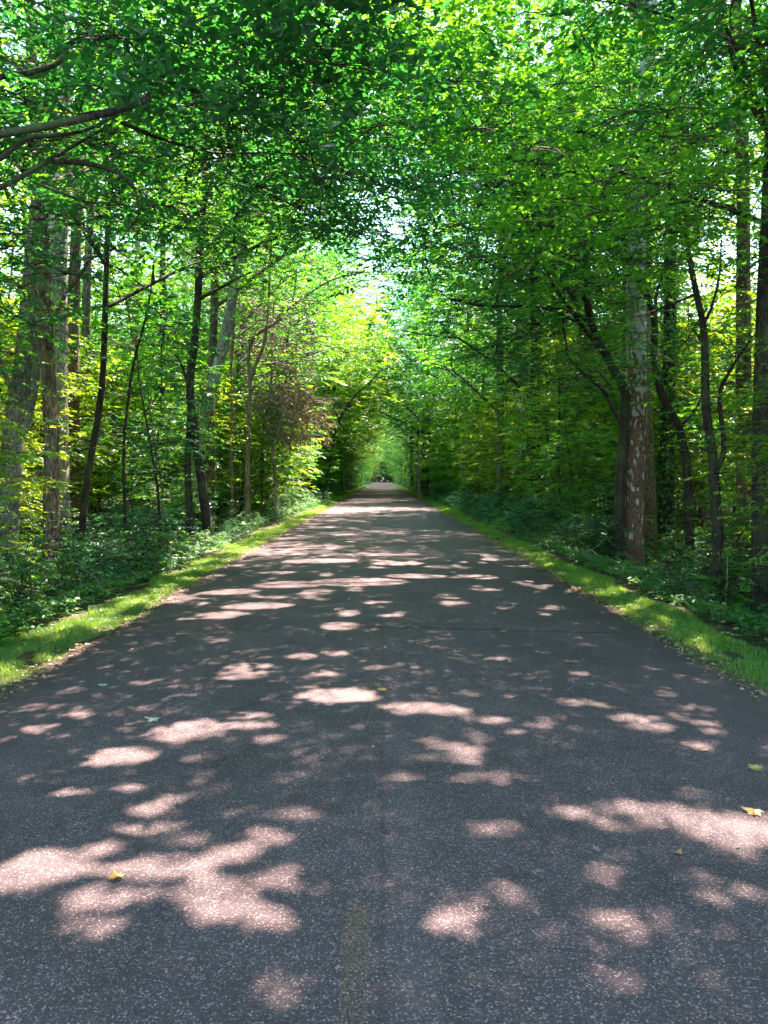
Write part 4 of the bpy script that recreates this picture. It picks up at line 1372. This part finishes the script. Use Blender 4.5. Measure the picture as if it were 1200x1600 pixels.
def cover():
    g = np.random.default_rng(22)
    mb = MB()
    def band(n, xa, xb, ya, yb, h, leaf, hi):
        side = g.choice([-1, 1], n)
        x = side * g.uniform(xa, xb, n); y = g.uniform(ya, yb, n)
        k = vnoise(x * .8, y * .8, 15) > .2
        x, y = x[k], y[k]; n = len(x)
        z = ground(x, y)
        m = 6
        C = np.stack([x, y, z + g.uniform(.25, 1, n) * h * (.4 + vnoise(x * .5, y * .5, 17))], -1)
        a = g.uniform(0, 6.28, (n, 1)) + np.arange(m)[None, :] * 6.28 / m + g.normal(0, .25, (n, m))
        D = np.stack([np.cos(a), np.sin(a), g.normal(-.05, .25, (n, m))], -1)
        N = np.array([0, 0, 1.0]) + g.normal(0, .3, (n, m, 3))
        P = C[:, None, :] + D * .02
        L = leaf * g.uniform(.6, 1.3, (n, m))
        R = np.repeat(g.random((n, 1)) * .6, m, 1) + g.random((n, m)) * .4
        add_leaves(mb, P.reshape(-1, 3), norm(D).reshape(-1, 3), norm(N).reshape(-1, 3), L.reshape(-1), R.reshape(-1), wr=.34, hi=hi)
        st = C[:, None, :] * 1.0
        # thin stems
        V = np.stack([C + [0, 0, 0], C + np.array([.006, 0, 0]), np.stack([C[:, 0] + .003, C[:, 1], z], -1)], 1).reshape(-1, 3)
        b = np.arange(n)[:, None] * 3
        mb.add(V, b + np.array([[0, 1, 2]]), rnd=np.zeros(n))
    band(11000, 3.6, 7.5, 3.5, 20, .24, .065, True)
    band(6000, 3.9, 9, 18, 45, .42, .10, False)
    band(5000, 7, 24, 6, 45, .5, .13, False)
    band(5000, 3.9, 14, 45, 160, .6, .22, False)
    # low broad weeds among the grass
    n = 700; s = g.choice([-1, 1], n); x = s * g.uniform(3.0, 3.8, n); y = g.uniform(4, 24, n); z = ground(x, y) + .045
    m = 5; a = g.uniform(0, 6.28, (n, 1)) + np.arange(m)[None, :] * 1.256
    D = np.stack([np.cos(a), np.sin(a), np.full((n, m), .15)], -1); C = np.stack([x, y, z], -1)[:, None, :] + D * .004
    add_leaves(mb, C.reshape(-1, 3), norm(D).reshape(-1, 3), norm(np.array([0, 0, 1.0]) + g.normal(0, .2, (n, m, 3))).reshape(-1, 3), g.uniform(.02, .05, n * m), np.repeat(g.random(n), m) * .5 + .5, wr=.36)
    link('ground_cover', mb.mesh('ground_cover', [M['leaf_shrub']]), label='leafy low plants covering the banks and forest floor', cat='ground cover', kind='stuff')


cover()


def litter():
    g = np.random.default_rng(23)
    mb = MB()
    n = 5200
    s = g.choice([-1, 1], n); y = 3 + 30 * g.random(n) ** 1.3
    x = s * (2.80 + np.abs(g.normal(0, .09, n)) * np.where(g.random(n) < .5, -.8, 1.5))
    z = np.where(np.abs(x) < 2.8, .012, ground(x, y) + .03)
    a = g.uniform(0, 6.28, n)
    D = np.stack([np.cos(a), np.sin(a), g.normal(0, .18, n)], -1); N = np.array([0, 0, 1.0]) + g.normal(0, .3, (n, 3))
    add_leaves(mb, np.stack([x, y, z], -1), norm(D), norm(N), g.uniform(.015, .055, n), g.random(n), wr=.3)
    n = 420
    x = g.uniform(-2.7, 2.7, n); y = 2.2 + 26 * g.random(n); a = g.uniform(0, 6.28, n)
    add_leaves(mb, np.stack([x, y, .047 * (1 - (x / ROAD) ** 2) + .004], -1), np.stack([np.cos(a), np.sin(a), g.uniform(0, .2, n)], -1), norm(np.array([0, 0, 1.0]) + g.normal(0, .4, (n, 3))), g.uniform(.008, .026, n), g.random(n), wr=.28)
    n = 9000
    s = g.choice([-1, 1], n); x = s * g.uniform(3.9, 9, n); y = 4 + 30 * g.random(n); z = ground(x, y) + .015
    a = g.uniform(0, 6.28, n); D = np.stack([np.cos(a), np.sin(a), g.normal(0, .2, n)], -1); N = np.array([0, 0, 1.0]) + g.normal(0, .35, (n, 3))
    add_leaves(mb, np.stack([x, y, z], -1), norm(D), norm(N), g.uniform(.04, .10, n), g.random(n), wr=.34)
    link('leaf_litter', mb.mesh('leaf_litter', [M['leaf_dry']]), label='dry brown leaf crumbs along the road edges and under the shrubs', cat='leaf litter', kind='stuff')


litter()


# dead sticks lying on the banks
gs = np.random.default_rng(77)
for q in range(16):
    sd_ = -1 if q % 2 else 1
    x = sd_ * gs.uniform(3.75, 5.2); y = 6.5 + q * 1.3 + gs.uniform(-.4, .4); z = float(ground(np.array(x), np.array(y)))
    mb = MB(); L = gs.uniform(.5, 1.3); a = gs.uniform(0, 6.28)
    d = np.array([math.cos(a) * L, math.sin(a) * L, 0])
    P = smooth_poly([-d / 2 + [0, 0, .10], gs.normal(0, .05, 3) + [0, 0, .20], d / 2 + [0, 0, gs.uniform(.12, .4)]], 4)
    mb.tube(P, np.linspace(.014, .005, len(P)), 6, cap=True)
    P2 = smooth_poly([P[4], P[4] + d * .2 + [.05, -.08, .12], P[4] + d * .3 + [.1, -.2, .3]], 3); mb.tube(P2, np.linspace(.007, .003, len(P2)), 5, cap=True)
    link('fallen_stick', mb.mesh('fallen_stick', [M['dead_wood']], True), label='thin forked dead stick lying at the foot of the %s bank' % side_word(x), cat='stick', group='dead sticks on the %s bank' % side_word(x), loc=(x, y, z))


# ------------------------------------------------------------------ single fallen leaves on the asphalt
def fallen(px, py, size, mat, label, kind='lobed', rot=0.0, curl=.25, seed=0):
    d = CAM_H * F / (py - HOR); x = (px - VPX) / F * d
    g = random.Random(seed)
    mb = MB()
    if kind == 'lobed':
        out = [(0, -.12), (.06, .06), (.30, .02), (.24, .2), (.5, .32), (.28, .42), (.40, .68), (.16, .62), (0, 1.0), (-.16, .62), (-.40, .68), (-.28, .42), (-.5, .32), (-.24, .2), (-.30, .02), (-.06, .06)]
    else:
        out = [(0, -.05), (.14, .12), (.26, .38), (.22, .65), (.1, .86), (0, 1.0), (-.1, .86), (-.22, .65), (-.26, .38), (-.14, .12)]
    c = [(0, .4)]
    pts = c + [(a + g.uniform(-.02, .02), b_ + g.uniform(-.02, .02)) for a, b_ in out]
    V = []
    for a, b_ in pts:
        r2 = a * a + (b_ - .4) ** 2
        V.append((a * size, (b_ - .4) * size, size * (curl * r2 + .10 * math.sin(a * 7 + seed)) * .9 + .008))
    n = len(out)
    mb.add(V, [[0, 1 + k, 1 + (k + 1) % n] for k in range(n)], rnd=[g.random() * .4 + .3 for _ in range(n)])
    st = [(0, -.5 * size, .010), (.02 * size, -.72 * size, .022)]
    mb.tube(np.array(st), [.0012, .0008], 4)
    o = link('fallen_leaf', mb.mesh('fallen_leaf', [M[mat]]), label=label, cat='fallen leaf', loc=(x, d, .045 * (1 - (x / ROAD) ** 2)))
    o.rotation_euler = (0, 0, rot)


FL = [(598, 1092, .085, 'leaf_yel_fallen', 'small yellow leaf on the centre seam beside the bright white sun patch', 'oval', 1.3),
      (235, 1138, .13, 'leaf_grn_fallen', 'pale green lobed leaf lying left of the seam above the pink sun patch', 'lobed', 1.5),
      (172, 1402, .085, 'leaf_yel_fallen', 'curled yellow leaf inside the large sun patch at lower left', 'lobed', .6),
      (895, 1045, .10, 'leaf_brn_fallen', 'dark crumpled leaf standing up alone on the shaded right lane', 'lobed', 2.2),
      (926, 1081, .07, 'leaf_grn_fallen', 'tiny pale green leaf just below the dark crumpled leaf', 'lobed', .4),
      (1108, 1187, .09, 'leaf_brn_fallen', 'small tan leaf under the pink sun spots on the right lane', 'oval', 1.9),
      (1190, 1216, .105, 'leaf_olive_fallen', 'olive lobed leaf at the right edge of the picture', 'lobed', .3),
      (1188, 1290, .11, 'leaf_yel_fallen', 'large brown and yellow leaf beside the white sun patch at the right edge', 'lobed', 1.1),
      (1070, 1362, .07, 'leaf_brn_fallen', 'curled brown leaf below the large sun patch on the right', 'oval', 2.4),
      (928, 1257, .05, 'leaf_olive_fallen', 'tiny yellow green leaf in the middle of the right lane', 'oval', .2),
      (386, 1044, .07, 'leaf_grn_fallen', 'pale leaf among the sun flecks on the left lane', 'oval', 1.5),
      (205, 1020, .06, 'leaf_brn_fallen', 'small dark leaf near the left grass verge', 'lobed', 2.0),
      (147, 987, .10, 'leaf_grn_fallen', 'pale leaf at the rim of the asphalt by the left verge', 'oval', .9),
      (157, 1079, .09, 'leaf_grn_fallen', 'whitish narrow leaf on the left lane beside the small round sun fleck', 'oval', 1.7),
      (502, 1206, .04, 'leaf_grn_fallen', 'speck of a pale leaf left of the seam', 'oval', 0)]
for q, (px, py, s, m, lb, kd, rot) in enumerate(FL):
    fallen(px, py, s * .8, m, lb, kd, rot, curl=.5 if 'curl' in lb or 'crumpled' in lb else .2, seed=q)


# ------------------------------------------------------------------ distant walker
def walker():
    Y = 205.0; x = (598.5 - VPX) / F * Y
    def skin(name, verts, edges, radii, mat, parent=None, **kw):
        me = bpy.data.meshes.new(name); me.from_pydata(verts, edges, []); me.materials.append(mat)
        o = link(name, me, parent, **kw)
        md = o.modifiers.new('skin', 'SKIN'); md.use_smooth_shade = True
        for i, r in enumerate(radii):
            me.skin_vertices[0].data[i].radius = (r, r) if not isinstance(r, tuple) else r
        me.skin_vertices[0].data[0].use_root = True
        s = o.modifiers.new('sub', 'SUBSURF'); s.levels = s.render_levels = 1
        return o
    skinm = plain('skin', (.42, .25, .17), .6); shirt = plain('pale_shirt', (.62, .62, .60), .9); trous = plain('dark_trousers', (.02, .022, .03), .9); hair = plain('dark_hair', (.03, .02, .015), .7)
    V = [(0, 0, .98), (0, .01, 1.15), (0, .02, 1.35), (0, .02, 1.48), (0, 0, 1.60), (0, -.01, 1.70),
         (.10, 0, .92), (.11, -.10, .50), (.11, .02, .09), (.11, -.12, .04),
         (-.10, 0, .92), (-.11, .14, .50), (-.11, .30, .12), (-.11, .22, .03),
         (.19, .02, 1.43), (.24, .08, 1.15), (.23, -.04, .92), (.22, -.08, .82),
         (-.19, .02, 1.43), (-.24, -.05, 1.15), (-.23, -.16, .95), (-.22, -.22, .86)]
    E = [(0, 1), (1, 2), (2, 3), (3, 4), (4, 5), (0, 6), (6, 7), (7, 8), (8, 9), (0, 10), (10, 11), (11, 12), (12, 13), (2, 14), (14, 15), (15, 16), (16, 17), (2, 18), (18, 19), (19, 20), (20, 21)]
    R = [(.15, .10), (.14, .10), (.17, .11), .055, .09, .085, .09, .06, .04, .035, .09, .06, .04, .035, .06, .042, .032, .035, .06, .042, .032, .035]
    o = skin('person', V, E, R, skinm, label='walker in a pale top and dark trousers far down the road', cat='person', loc=(x, Y, .04))
    skin('shirt', [V[0], V[1], V[2], (0, .02, 1.44), V[14], (.235, .07, 1.2), V[18], (-.235, -.04, 1.2)], [(0, 1), (1, 2), (2, 3), (2, 4), (4, 5), (2, 6), (6, 7)], [(.17, .12), (.16, .12), (.19, .13), .07, .075, .055, .075, .055], shirt, o)
    skin('trousers', [(0, 0, 1.0), V[6], V[7], V[8], V[10], V[11], V[12]], [(0, 1), (1, 2), (2, 3), (0, 4), (4, 5), (5, 6)], [(.165, .12), .105, .075, .055, .105, .075, .055], trous, o)
    skin('hair', [(0, .03, 1.72), (0, .05, 1.64)], [(0, 1)], [.095, .08], hair, o)


walker()
